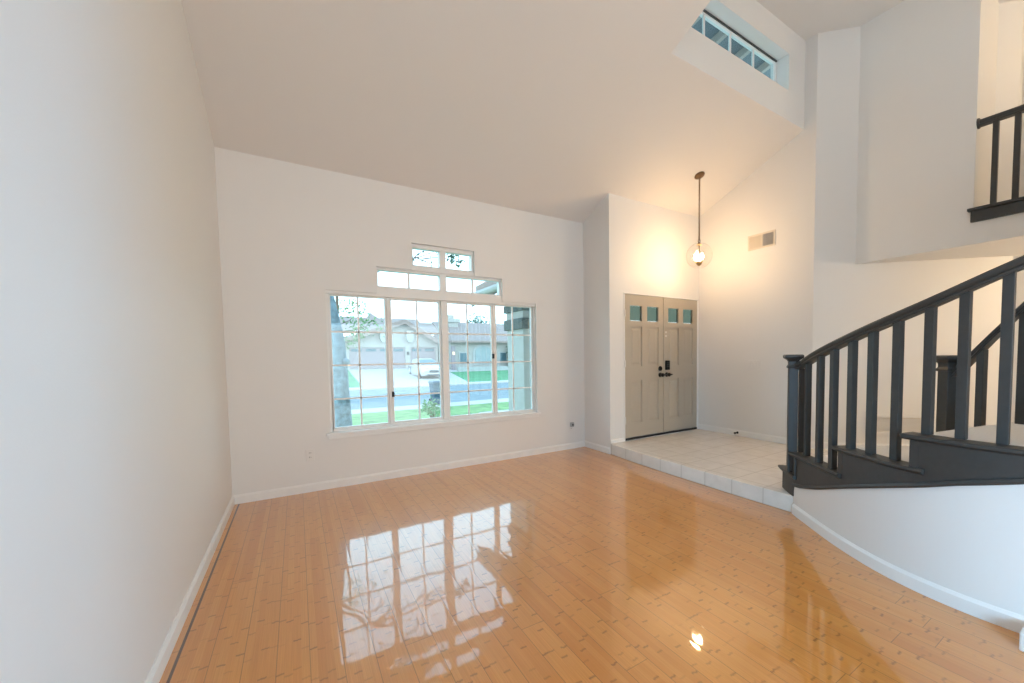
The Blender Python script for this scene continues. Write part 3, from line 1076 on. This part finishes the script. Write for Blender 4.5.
for a, b, c, d in ((s0, s1, z0, z0 + 0.03), (s0, s1, z1 - 0.03, z1), (s0, s0 + 0.03, z0 + .03, z1 - .03), (s1 - 0.03, s1, z0 + .03, z1 - .03), (0.885, 0.915, z0 + .03, z1 - .03)):
    dbox(f, a, b, 0, 0.014, c, d)
f.build('frame', M['plate'], v, bevel=0.002)
q = MB()
for i in range(11):
    zz = z0 + 0.035 + i * 0.0145
    dbox(q, s0 + 0.03, s1 - 0.03, 0.002, 0.009, zz, zz + 0.008)
q.build('louvre', M['plate'], v)
q = MB()
dbox(q, s0 + .03, s1 - .03, 0, 0.002, z0 + .03, z1 - .03)
q.build('duct', M['grille'], v)


def outlet(x, z, label, plug):
    o = thing('wall_outlet', (x, 0, z), label, 'outlet', group=None)
    MB().box(x - 0.036, x + 0.036, -0.007, 0, z - 0.058, z + 0.058).build('cover_plate', M['plate'], o, bevel=0.003)
    for dz in (0.022, -0.022):
        so = MB().lathe([(0, 0), (0.017, 0), (0.017, 0.003), (0, 0.003)], (x, -0.006, z + dz), 16, AX).build('socket', M['plate'], o)
        MB().box(x - 0.008, x - 0.005, -0.0105, -0.0085, z + dz - 0.004, z + dz + 0.008).box(x + 0.005, x + 0.008, -0.0105, -0.0085, z + dz - 0.004, z + dz + 0.006).build('slot', M['slot'], so)
    return o


outlet(0.622, 0.372, 'white wall outlet on the window wall near the left corner', False)
outlet(3.81, 0.315, 'white wall outlet near the right end of the window wall', True)
pl = thing('plug_adapter', (3.812, -0.012, 0.345), 'small grey plug adapter in the outlet by the return wall', 'adapter')
MB().box(3.786, 3.838, -0.046, -0.0112, 0.318, 0.382).build('body', M['grey'], pl, bevel=0.006)
MB().lathe([(0, 0), (0.014, 0), (0.012, 0.008), (0, 0.009)], (3.812, -0.046, 0.35), 14, AX).build('light_lens', M['slot'], pl)

sw = thing('switch_plate', (W2, -1.48, 1.18), 'white switch plate on the right entry wall below the vent', 'switch')
MB().box(W2 - 0.007, W2, -1.565, -1.400, 1.122, 1.238).build('cover_plate', M['wall'], sw, bevel=0.003)
for k in range(3):
    yk = -1.528 + k * 0.046
    MB().box(W2 - 0.014, W2 - 0.006, yk - 0.014, yk + 0.014, 1.148, 1.212).build('rocker', M['wall'], sw, bevel=0.003)

ds = thing('door_stop', (W2 - 0.014, -1.257, 0.186), 'small black door stop on the right baseboard', 'door stop')
AXX = Matrix(((0, 0, -1), (0, 1, 0), (1, 0, 0)))
MB().lathe([(0, 0), (0.018, 0), (0.016, 0.008), (0.006, 0.012), (0.006, 0.055), (0, 0.055)], (W2 - 0.0135, -1.257, 0.19), 14, AXX).build('rod', M['black'], ds, smooth=False)
MB().lathe([(0, 0.052), (0.014, 0.052), (0.015, 0.07), (0.010, 0.076), (0, 0.076)], (W2 - 0.0135, -1.257, 0.19), 14, AXX).build('bumper', M['slot'], ds)

# ================================================================ OUTSIDE THE WINDOW
def ground(name, poly, m, label, cat, kind='structure', th=0.12):
    """poly: (x, y, z) outline of a gently sloping slab"""
    n = len(poly)
    mb = MB().add(list(poly) + [(x, y, z - th) for x, y, z in poly],
                  [tuple(range(n)), tuple(range(n, 2 * n))[::-1]] + [(i, (i + 1) % n, n + (i + 1) % n, n + i) for i in range(n)])
    return tag(mb.build(name, m), label, cat, kind=kind)


ZST = -0.62
ground('lawn', [(-14, 0.25, -0.30), (30, 0.25, -0.30), (30, 10.4, -0.56), (-14, 10.4, -0.56)], M['grass'], 'pale green front lawn just outside the window', 'lawn', 'stuff')
ground('sidewalk', [(-14, 10.4, -0.55), (34, 10.4, -0.55), (34, 11.8, -0.57), (-14, 11.8, -0.57)], M['concrete'], 'pale concrete sidewalk on the near side of the street', 'sidewalk', th=0.15)
ground('front_walk', [(3.9, 4.7, -0.375), (12, 4.7, -0.375), (12, 7.4, -0.445), (5.4, 7.4, -0.445)], M['concrete'], 'pale front walk crossing the near lawn', 'path', th=0.06)
ground('street', [(-30, 11.8, ZST), (60, 11.8, ZST), (60, 22.0, ZST), (-30, 22.0, ZST)], M['asphalt'], 'blue-grey asphalt street', 'street')
ground('far_sidewalk', [(-30, 22.0, ZST + 0.08), (60, 22.0, ZST + 0.08), (60, 23.4, ZST + 0.10), (-30, 23.4, ZST + 0.10)], M['concrete'], 'pale sidewalk on the far side of the street', 'sidewalk', th=0.2)


def fz(y):
    return ZST + 0.10 + (y - 23.4) * 0.082


GF = 34.0
ground('driveway', [(4.0, 23.4, fz(23.4)), (11.0, 23.4, fz(23.4)), (12.2, GF, fz(GF)), (4.2, GF, fz(GF))], M['concrete'], 'wide pale driveway in front of the garages', 'driveway')
ground('lawn', [(-30, 23.4, fz(23.4)), (4.0, 23.4, fz(23.4)), (4.2, GF, fz(GF)), (-30, GF, fz(GF))], M['fargrass'], 'green lawn patch left of the driveway', 'lawn', 'stuff')
ground('lawn', [(11.0, 23.4, fz(23.4)), (60, 23.4, fz(23.4)), (60, 29.8, fz(29.8)), (11.7, 29.8, fz(29.8))], M['fargrass'], 'bright green lawn before the house with arched window', 'lawn', 'stuff')
ground('ground', [(11.9, 29.85, fz(29.85)), (60, 29.85, fz(29.85)), (60, GF, fz(GF)), (12.3, GF, fz(GF))], M['concrete'], 'pale paving in front of the house with arched window', 'ground')
ground('ground', [(-80, GF, fz(GF)), (120, GF, fz(GF)), (120, 90, 1.2), (-80, 90, 1.2)], M['fargrass'], 'ground behind the houses', 'ground')


def gable_front(mb, x0, x1, y, zb, ze, xa, za):
    mb.prism([(x0, zb), (x1, zb), (x1, ze), (xa, za), (x0, ze)], 'y', y, y + 0.2)


# garage house
gh = thing('house', (8.0, GF, fz(GF)), 'pale stucco house with mauve garage doors across the street', 'house')
zb = fz(GF) - 0.1
mb = MB()
XG0, XG1, XGA, ZE, ZA = 3.6, 11.95, 8.9, 2.75, 4.62
us_ = [XG0, 4.35, 8.95, 9.42, 11.75, XG1]
mb.prism([(XG0, zb), (4.35, zb), (4.35, 2.25), (XG0, 2.25)], 'y', GF, GF + 0.3)
mb.prism([(8.95, zb), (9.42, zb), (9.42, 2.25), (8.95, 2.25)], 'y', GF, GF + 0.3)
mb.prism([(11.75, zb), (XG1, zb), (XG1, 2.25), (11.75, 2.25)], 'y', GF, GF + 0.3)
mb.prism([(XG0, 2.25), (XG1, 2.25), (XG1, ZE), (XGA, ZA), (XG0, ZE)], 'y', GF, GF + 0.3)
mb.box(-3, XG0, GF + 3, GF + 3.3, zb, 3.2).box(XG0, XG0 + .3, GF + .3, GF + 9, zb, ZE).box(XG1 - .3, XG1, GF + .3, GF + 9, zb, ZE)
mb.build('wall', M['stucco'], gh)


def roofslab(mb, pts, th=0.18):
    n = len(pts)
    mb.add(list(pts) + [(x, y, z + th) for x, y, z in pts], [tuple(range(n)), tuple(range(n, 2 * n))[::-1]] + [(i, (i + 1) % n, n + (i + 1) % n, n + i) for i in range(n)])


mb = MB()
y0, y1 = GF - 0.6, GF + 10
sl_l = (ZA - ZE) / (XGA - XG0)
sl_r = (ZA - ZE) / (XG1 - XGA)
roofslab(mb, [(XG0 - 0.7, y0, ZE - 0.7 * sl_l), (XGA, y0, ZA), (XGA, y1, ZA), (XG0 - 0.7, y1, ZE - 0.7 * sl_l)])
roofslab(mb, [(XGA, y0, ZA), (XG1 + 0.25, y0, ZE - 0.25 * sl_r), (XG1 + 0.25, y1, ZE - 0.25 * sl_r), (XGA, y1, ZA)])
roofslab(mb, [(2.2, GF + 3.0, 3.6), (12.2, GF + 3.0, 3.6), (12.2, GF + 8.5, 5.45), (4.4, GF + 8.5, 5.45)])
roofslab(mb, [(6.2, GF + 6.0, 4.6), (8.6, GF + 6.0, 4.6), (7.3, GF + 8.5, 6.0)])
roofslab(mb, [(7.0, GF + 10.5, 4.0), (18.0, GF + 10.5, 4.0), (17.0, GF + 13.0, 5.45), (8.0, GF + 13.0, 5.45)])
mb.build('roof', M['roof'], gh)
fb = MB()
fb.prism([(XG0 - 0.7, ZE - 0.7 * sl_l - 0.02), (XGA, ZA - 0.02), (XG1 + 0.25, ZE - 0.25 * sl_r - 0.02), (XG1 + 0.25, ZE - 0.25 * sl_r - 0.26), (XGA, ZA - 0.27), (XG0 - 0.7, ZE - 0.7 * sl_l - 0.26)], 'y', y0 - 0.06, y0)
fb.build('fascia', M['roof'], gh)
for x in (7.1, 9.35):
    MB().box(x - 0.32, x + 0.32, GF - 0.4, GF, 2.95, 3.75).prism([(x - .30, 2.95), (x + .30, 2.95), (x + .15, 2.72), (x - .15, 2.72)], 'y', GF - .35, GF).build('corbel', M['stucco_white'], gh)
for (a, b) in ((4.35, 8.95), (9.42, 11.75)):
    gd = MB().box(a, b, GF + 0.12, GF + 0.2, zb + 0.1, 2.25)
    for i in range(3):
        zz = zb + 0.1 + (i + 1) * (2.15 - zb) / 4
        gd.box(a, b, GF + 0.105, GF + 0.125, zz - 0.02, zz + 0.02)
    g_ = gd.build('garage_door', M['gdoor'], gh)
    nwin = 4 if b - a > 3 else 2
    q = MB()
    for i in range(nwin):
        c = a + (b - a) * (i + 0.5) / nwin
        q.box(c - 0.42, c + 0.42, GF + 0.09, GF + 0.13, 1.88, 2.12)
    q.build('pane', M['pane'], g_)
MB().box(9.1, 9.26, GF - 0.12, GF, 1.55, 1.85).build('wall_lamp', M['slot'], gh)

# house with the arched window
HF = 31.5
hh = thing('house', (15, HF, fz(HF)), 'pale stucco house with chimney and arched window across the street', 'house')
zb = fz(HF) - 0.1
MB().box(12.4, 19.2, HF, HF + 0.3, zb, 2.72).box(12.4, 12.7, HF + .3, HF + 9, zb, 2.72).box(18.9, 19.2, HF + .3, HF + 9, zb, 2.72).build('wall', M['stucco'], hh)
mb = MB()
roofslab(mb, [(12.3, HF - 0.6, 2.62), (19.6, HF - 0.6, 2.62), (18.3, HF + 4.5, 4.62), (13.7, HF + 4.5, 4.62)])
roofslab(mb, [(12.3, HF - 0.6, 2.62), (13.7, HF + 4.5, 4.62), (12.3, HF + 9, 2.62)])
roofslab(mb, [(12.9, HF + 4.6, 3.6), (23, HF + 4.6, 3.6), (23, HF + 8, 5.0), (13.0, HF + 8, 5.0)])
mb.build('roof', M['roof'], hh)
cm = MB().box(13.1, 14.25, HF + 3.2, HF + 4.4, 2.9, 4.95).box(12.92, 14.43, HF + 3.05, HF + 4.55, 4.75, 5.1).box(13.4, 13.95, HF + 3.5, HF + 4.1, 5.1, 5.5)
cm.build('chimney', M['stucco'], hh)
aw = MB()
ac, aw_, ah = 15.55, 0.82, 1.75
arcp = [(ac - aw_, zb + 0.62), (ac + aw_, zb + 0.62)] + [(ac + aw_ * math.cos(PI * i / 12), 1.75 + 0.55 * math.sin(PI * i / 12)) for i in range(13)]
outp = [(ac - aw_ - .22, zb + 0.5), (ac + aw_ + .22, zb + 0.5)] + [(ac + (aw_ + .22) * math.cos(PI * i / 12), 1.75 + 0.75 * math.sin(PI * i / 12)) for i in range(13)]
wt = MB().prism(outp, 'y', HF - 0.06, HF).build('arched_window', M['stucco_white'], hh)
MB().prism(arcp, 'y', HF - 0.09, HF - 0.055).build('pane', mat('pale_blinds', (0.328, 0.374, 0.367), 0.4, noise=0.05), wt)
q = MB()
for i in (-1, 1):
    q.box(ac + i * 0.28 - 0.025, ac + i * 0.28 + 0.025, HF - 0.105, HF - 0.088, zb + 0.62, 2.25)
q.build('mullion', M['stucco_white'], wt)
for a, b in ((13.25, 13.9), (17.3, 17.9)):
    ww = MB().box(a - 0.1, b + 0.1, HF - 0.06, HF, zb + 0.55, 1.75).build('window', M['stucco_white'], hh)
    MB().box(a, b, HF - 0.09, HF - 0.055, zb + 0.65, 1.66).build('pane', M['pane'], ww)
MB().box(12.42, 12.75, HF - 0.25, HF + 0.1, zb, 2.3).build('entry_post', M['gdoor'], hh)
MB().box(12.53, 12.63, HF - 0.32, HF - 0.25, 1.55, 1.74).build('wall_lamp', M['warmlamp'], hh)
tag(MB().box(12.5, 17.4, HF - 1.6, HF - 1.3, fz(HF - 1.5) - 0.2, fz(HF) + 0.22).build('planter', M['stucco_white'], bevel=0.02), 'low pale planter before the house with arched window', 'planter')

hg = MB()
for i in range(14):
    for j in range(4):
        leaves(hg, [(17.9 + 2.6 * i / 13, HF - 0.9 + random.uniform(-.3, .3), 0.45 + j * 0.55)], 38, 0.36, 0.11)
hd = hg.build('hedge', M['hedge'])
tag(hd, 'dark green clipped hedge right of the house with arched window', 'hedge')
MB().box(17.9, 20.4, HF - 1.15, HF - 0.65, fz(HF - .9) - 0.1, 2.05).build('trunk_mass', M['hedge'], hd, bevel=0.15)

# parked car
car = thing('car', (9.15, 25.6, fz(27.5)), 'white car parked nose-out on the driveway', 'car')
cz = fz(26.2)
cw = 0.9


def sect(y, hw, zbot, ztop, tuck):
    return [(9.15 + sx_ * hw * k, y, z_) for sx_, k, z_ in ((-1, 0.92, zbot), (-1, 1.0, zbot + 0.22), (-1, 1.0, (zbot + ztop) / 2), (-1, tuck, ztop - 0.06), (-1, tuck - 0.08, ztop),
                                                        (1, tuck - 0.08, ztop), (1, tuck, ztop - 0.06), (1, 1.0, (zbot + ztop) / 2), (1, 1.0, zbot + 0.22), (1, 0.92, zbot))]


b = cz + 0.2
MB().loft([sect(25.6, 0.66, b + 0.12, b + 0.50, 0.96), sect(25.68, 0.80, b + 0.05, b + 0.58, 0.97), sect(25.95, 0.88, b, b + 0.66, 0.96), sect(26.7, cw, b, b + 0.76, 0.95), sect(27.4, cw, b, b + 0.82, 0.95),
           sect(29.4, cw, b, b + 0.84, 0.95), sect(30.2, 0.86, b + 0.05, b + 0.80, 0.94), sect(30.35, 0.78, b + 0.15, b + 0.7, 0.94)]).build('body', M['carpaint'], car, bevel=0.05, smooth=True)


def cab(y, hw, z0_, z1_, tw):
    return [(9.15 - hw, y, z0_), (9.15 - tw, y, z1_ - 0.05), (9.15 - tw + 0.1, y, z1_), (9.15 + tw - 0.1, y, z1_), (9.15 + tw, y, z1_ - 0.05), (9.15 + hw, y, z0_)]


MB().loft([cab(26.85, 0.80, b + 0.74, b + 0.82, 0.78), cab(27.75, 0.82, b + 0.74, b + 1.26, 0.62), cab(28.3, 0.82, b + 0.74, b + 1.33, 0.64), cab(29.5, 0.80, b + 0.74, b + 1.30, 0.62), cab(30.1, 0.76, b + 0.74, b + 0.86, 0.7)]).build('cabin', M['carpaint'], car, bevel=0.03)
MB().add([(8.42, 26.86, b + 0.835), (9.88, 26.86, b + 0.835), (9.70, 27.68, b + 1.24), (8.60, 27.68, b + 1.24), (8.42, 26.90, b + 0.80), (9.88, 26.90, b + 0.80), (9.70, 27.72, b + 1.205), (8.60, 27.72, b + 1.205)],
         [(0, 1, 2, 3), (4, 7, 6, 5), (0, 4, 5, 1), (1, 5, 6, 2), (2, 6, 7, 3), (3, 7, 4, 0)]).build('windshield', M['pane'], car)
MB().box(8.80, 9.50, 25.575, 25.70, b + 0.26, b + 0.44).build('grille', M['slot'], car, bevel=0.02)
MB().box(8.62, 9.68, 25.60, 25.75, b + 0.04, b + 0.14).build('bumper_intake', M['slot'], car, bevel=0.02)
for sx_ in (-1, 1):
    MB().box(9.15 + sx_ * 0.62 - 0.13, 9.15 + sx_ * 0.62 + 0.13, 25.64, 25.8, b + 0.36, b + 0.52).build('headlight', M['lamp'], car, bevel=0.03)
    MB().box(9.15 + sx_ * 0.99 - 0.1, 9.15 + sx_ * 0.99 + 0.1, 27.2, 27.32, b + 0.84, b + 0.98).build('mirror', M['carpaint'], car, bevel=0.03)
    for yy in (26.5, 29.3):
        wc = MB()
        wx0 = 9.15 + sx_ * 0.80
        zc_ = fz(yy) + 0.32
        wc.lathe([(0, -0.11), (0.20, -0.11), (0.31, -0.10), (0.325, -0.05), (0.325, 0.05), (0.31, 0.10), (0.20, 0.11), (0, 0.11)], (wx0, yy, zc_), 22, AXX)
        wh = wc.build('wheel', M['rubber'], car)
        MB().lathe([(0, 0.112), (0.19, 0.112), (0.2, 0.118), (0, 0.122)] if sx_ < 0 else [(0, -0.112), (0.19, -0.112), (0.2, -0.118), (0, -0.122)], (wx0, yy, zc_), 18, AXX).build('rim', M['lamp'], wh)

# rubbish bin by the kerb
bn = thing('trash_bin', (5.29, 11.45, -0.565), 'dark blue wheeled trash bin standing by the kerb', 'trash bin')
rings = []
for h, k in ((0.03, 0.82), (0.1, 0.84), (0.80, 1.0), (0.82, 1.04), (0.86, 1.04)):
    rings.append([(5.29 + sx_ * 0.29 * k, 11.45 + sy_ * 0.31 * k, -0.565 + h) for sx_, sy_ in ((-1, -1), (1, -1), (1, 1), (-1, 1))])
MB().loft(rings).build('body', M['bin'], bn, bevel=0.02)
MB().loft([[(5.29 + sx_ * 0.31 * k, 11.45 + sy_ * 0.34 * k, -0.565 + h) for sx_, sy_ in ((-1, -1), (1, -1), (1, 1), (-1, 1))] for h, k in ((0.862, 1.03), (0.90, 1.03), (0.95, 0.9), (0.965, 0.7))]).build('lid', M['bin'], bn, bevel=0.015)
MB().tube([(5.06, 11.83, 0.24), (5.52, 11.83, 0.24)], 0.018, 8).build('handle', M['bin'], bn)
for sx_ in (-1, 1):
    MB().lathe([(0, -0.03), (0.11, -0.03), (0.11, 0.03), (0, 0.03)], (5.29 + sx_ * 0.27, 11.72, -0.455), 16, AXX).build('wheel', M['rubber'], bn)

# big trunk close to the window
tr = thing('tree', (1.15, 3.0, -0.37), 'big grey-barked tree close outside the left of the window', 'tree')
tp = [(1.13, 3.0, -0.45), (1.14, 3.0, 0.1), (1.15, 3.0, 0.7), (1.14, 3.0, 1.25), (1.13, 3.0, 1.62), (1.10, 3.02, 1.95), (1.03, 3.05, 2.4), (0.95, 3.05, 3.2), (1.0, 3.0, 4.4)]
tk = MB().tube(tp, [0.26, 0.175, 0.135, 0.125, 0.115, 0.085, 0.075, 0.07, 0.05], 16)
tk.lathe([(0, 0.07), (0.05, 0.055), (0.07, 0.02), (0.06, -0.03), (0, -0.05)], (1.23, 2.93, 1.27), 10)
tk.tube([(1.16, 3.0, 1.55), (1.21, 2.98, 1.72)], [0.06, 0.02], 8)
tk.build('trunk', M['bark'], tr, smooth=True)
bq = MB()
tips = []
for (p0, p1, p2) in (((0.97, 3.05, 3.0), (1.5, 2.8, 3.35), (2.25, 2.7, 3.2)), ((1.0, 3.05, 2.9), (1.4, 2.9, 3.15), (1.75, 2.85, 3.05)), ((1.0, 3.0, 4.2), (1.6, 3.2, 4.5), (2.6, 3.0, 4.3)),
                     ((0.95, 3.05, 3.2), (0.4, 3.3, 3.8), (-0.3, 3.4, 4.2)), ((1.5, 2.8, 3.35), (1.7, 2.78, 3.22), (1.95, 2.75, 3.02)), ((1.5, 2.8, 3.35), (1.75, 2.75, 3.40), (2.0, 2.7, 3.38))):
    bq.tube([p0, p1, p2], [0.03, 0.018, 0.006], 6)
    tips += [p2, tuple((Vector(p1) + Vector(p2)) / 2)]
for p0, p1, p2 in (((2.25, 2.7, 3.06), (2.45, 2.7, 3.12), (2.70, 2.7, 3.24)), ((2.40, 2.7, 3.10), (2.55, 2.7, 3.05), (2.72, 2.7, 2.98)), ((1.9, 2.72, 3.18), (2.15, 2.7, 3.10), (2.32, 2.7, 3.02)),
                   ((1.5, 2.8, 3.35), (1.75, 2.75, 3.25), (2.0, 2.71, 3.14)), ((2.0, 2.71, 3.14), (2.15, 2.7, 3.10), (2.3, 2.7, 3.075)), ((2.5, 2.7, 3.09), (2.8, 2.7, 3.16), (3.12, 2.7, 3.13)), ((2.35, 2.7, 3.09), (2.42, 2.7, 3.17), (2.56, 2.7, 3.26))):
    bq.tube([p0, p1, p2], [0.012, 0.009, 0.004], 6)
bq.build('branch', M['bark2'], tr)
lq = MB()
leaves(lq, [t for t in tips if t[2] > 3.5], 120, 0.5, 0.06)
leaves(lq, [(3.08, 2.7, 3.15), (3.16, 2.7, 3.08), (3.0, 2.7, 3.19)], 20, 0.10, 0.05)
leaves(lq, [(2.35, 2.7, 3.14), (2.5, 2.7, 3.2), (2.66, 2.7, 3.22), (2.6, 2.7, 3.03), (2.7, 2.7, 2.98)], 7, 0.12, 0.035)
leaves(lq, [t for t in tips if t[2] <= 3.5], 14, 0.22, 0.045)
leaves(lq, [(1.0, 3.0, 4.6), (0.6, 3.1, 4.8), (1.5, 3.1, 4.7), (0.2, 3.2, 4.4), (2.1, 3.0, 4.8)], 160, 0.7, 0.07)
lq.build('foliage', M['leaf2'], tr)

# slender street tree
t2 = thing('tree', (1.30, 5.2, -0.43), 'slender young tree with light green leaves beyond the big trunk', 'tree')
MB().tube([(1.26, 5.2, -0.5), (1.28, 5.2, 1.0), (1.31, 5.2, 2.0), (1.33, 5.2, 3.2), (1.36, 5.2, 4.2)], [0.045, 0.038, 0.032, 0.028, 0.015], 8).build('trunk', M['bark2'], t2)
bq = MB()
bl = []
for z_, dx_, dz_, dy_ in ((1.75, 0.55, 0.35, 0.1), (1.9, 0.75, 0.22, -0.1), (2.05, 0.5, 0.40, 0.2), (1.65, 0.4, 0.15, 0.0), (2.3, 0.3, 0.3, 0.1), (1.8, -0.5, 0.4, 0.2)):
    a_ = Vector((1.31, 5.2, z_))
    b_ = a_ + Vector((dx_ * 0.5, dy_ * 0.5, dz_ * 0.3))
    c_ = a_ + Vector((dx_, dy_, dz_))
    bq.tube([a_, b_, c_], [0.012, 0.008, 0.003], 5)
    bl += [tuple(c_), tuple(b_), tuple((b_ + c_) / 2)]
bq.build('branch', M['bark2'], t2)
leaves(MB(), [], 0, 0, 0)
lq = leaves(MB(), bl, 26, 0.22, 0.045)
leaves(lq, [(1.36, 5.2, 4.2), (1.2, 5.3, 3.9), (1.6, 5.2, 4.0)], 70, 0.5, 0.05)
lq.build('foliage', M['leaf'], t2)

sb = thing('shrub', (3.68, 6.5, -0.43), 'small loose green shrub on the near lawn', 'shrub')
st_ = MB()
cl = []
for i in range(16):
    a = random.uniform(0, 2 * PI)
    d = random.uniform(0.1, 0.34)
    hgt = random.uniform(0.18, 0.5)
    p = Vector((3.68 + d * math.cos(a), 6.5 + d * math.sin(a), -0.43 + hgt))
    st_.tube([(3.68 + 0.04 * math.cos(a), 6.5 + 0.04 * math.sin(a), -0.46), tuple((p + Vector((3.68, 6.5, -0.43))) / 2 + Vector((0, 0, 0.05))), tuple(p)], [0.008, 0.006, 0.003], 5)
    cl.append(tuple(p))
st_.build('stem', M['bark2'], sb)
leaves(MB(), [], 0, 0, 0)
leaves(MB(), [], 0, 0, 0)
leaves(lq := MB(), cl, 26, 0.16, 0.045).build('foliage', M['leaf'], sb)

ft = thing('tree', (19.5, 44, 0.6), 'distant leafy tree behind the roofs at the right', 'tree')
MB().tube([(19.5, 44, 0.2), (19.5, 44, 3), (19.6, 44, 5)], [0.2, 0.15, 0.08], 8).build('trunk', M['bark2'], ft)
leaves(lq := MB(), [(19.5, 44, 5), (20.5, 44, 5.2), (18.8, 44, 4.6), (21.3, 44, 4.7), (20, 43.5, 5.8)], 160, 1.2, 0.2).build('foliage', M['leaf2'], ft)

# porch column by the window
pc = thing('porch_column', (3.86, 1.7, -0.33), 'white stucco porch column with slate bands right of the window', 'column')
px0, px1, py0, py1 = 3.80, 3.92, 1.375, 1.99


def colbox(ex, z0_, z1_):
    return MB().box(px0 - ex, px1 + ex, py0 - ex, py1 + ex, z0_, z1_)


colbox(0.0, -0.34, 1.80).build('shaft', M['stucco_white'], pc)
colbox(0.05, 1.80, 1.985).build('stone_band', M['stone'], pc, bevel=0.01)
colbox(0.01, 1.985, 2.11).build('neck', M['stucco_white'], pc)
colbox(0.05, 2.11, 2.24).build('stone_band', M['stone'], pc, bevel=0.01)
colbox(0.0, 2.24, 3.05).build('upper_block', M['stucco_white'], pc)

M['rough'] = mat('rough_blue_grey_stucco', (0.133, 0.194, 0.211), 0.95, noise=0.35, nscale=16, bump=1.0, bscale=24)
struct('wall_porch', MB().box(4.02, 5.4, 2.05, 2.2, -0.34, 3.0), M['rough'], 'rough blue-grey stucco porch wall behind the column', 'wall')

pr_ = thing('porch_roof', (5.1, 1.7, 3.05), 'small gabled porch roof with white bargeboard outside the window', 'roof')
mb = MB()
roofslab(mb, [(3.35, 0.25, 2.50), (5.05, 0.25, 3.5), (5.05, 2.35, 3.5), (3.35, 2.35, 2.50)], 0.12)
roofslab(mb, [(5.05, 0.25, 3.5), (6.75, 0.25, 2.50), (6.75, 2.35, 2.50), (5.05, 2.35, 3.5)], 0.12)
mb.build('roof_slope', M['roof'], pr_)
mb = MB().prism([(3.28, 2.40), (5.05, 3.46), (6.82, 2.40), (6.82, 2.24), (5.05, 3.28), (3.28, 2.24)], 'y', 2.35, 2.41)
mb.build('bargeboard', M['stucco_white'], pr_)
mb = MB()
for yy in (0.5, 1.1, 1.7, 2.2):
    mb.prism([(3.33, 2.47), (4.3, 3.04), (4.3, 2.93), (3.33, 2.36)], 'y', yy, yy + 0.07)
mb.build('rafter', M['stucco_white'], pr_)
MB().prism([(3.42, 2.36), (3.50, 2.36), (3.72, 2.70), (3.64, 2.70)], 'y', 2.0, 2.07).build('brace', M['stucco_white'], pr_)
MB().tube([(3.30, 0.25, 2.45), (3.30, 2.38, 2.45)], 0.055, 10).build('gutter', M['stucco_white'], pr_)

# overhanging eave of the upper roof outside the clerestory
M['eave'] = mat('blue_grey_eave_paint', (0.133, 0.180, 0.204), 0.7, noise=0.10, nscale=4)
ev = thing('roof_eave', (4.6, CY + 0.22, 5.0), 'blue-grey roof overhang with rafters seen through the clerestory window', 'roof')
MB().prism([(CY + 0.22, 5.02), (CY + 1.5, 4.86), (CY + 1.5, 4.98), (CY + 0.22, 5.14)], 'x', 1.2, 7.6).build('soffit_board', M['eave'], ev)
for i in range(14):
    xr = 1.5 + i * 0.46
    MB().prism([(CY + 0.22, 4.93), (CY + 1.5, 4.77), (CY + 1.5, 4.859), (CY + 0.22, 5.019)], 'x', xr, xr + 0.05).build('rafter', M['stucco'], ev)
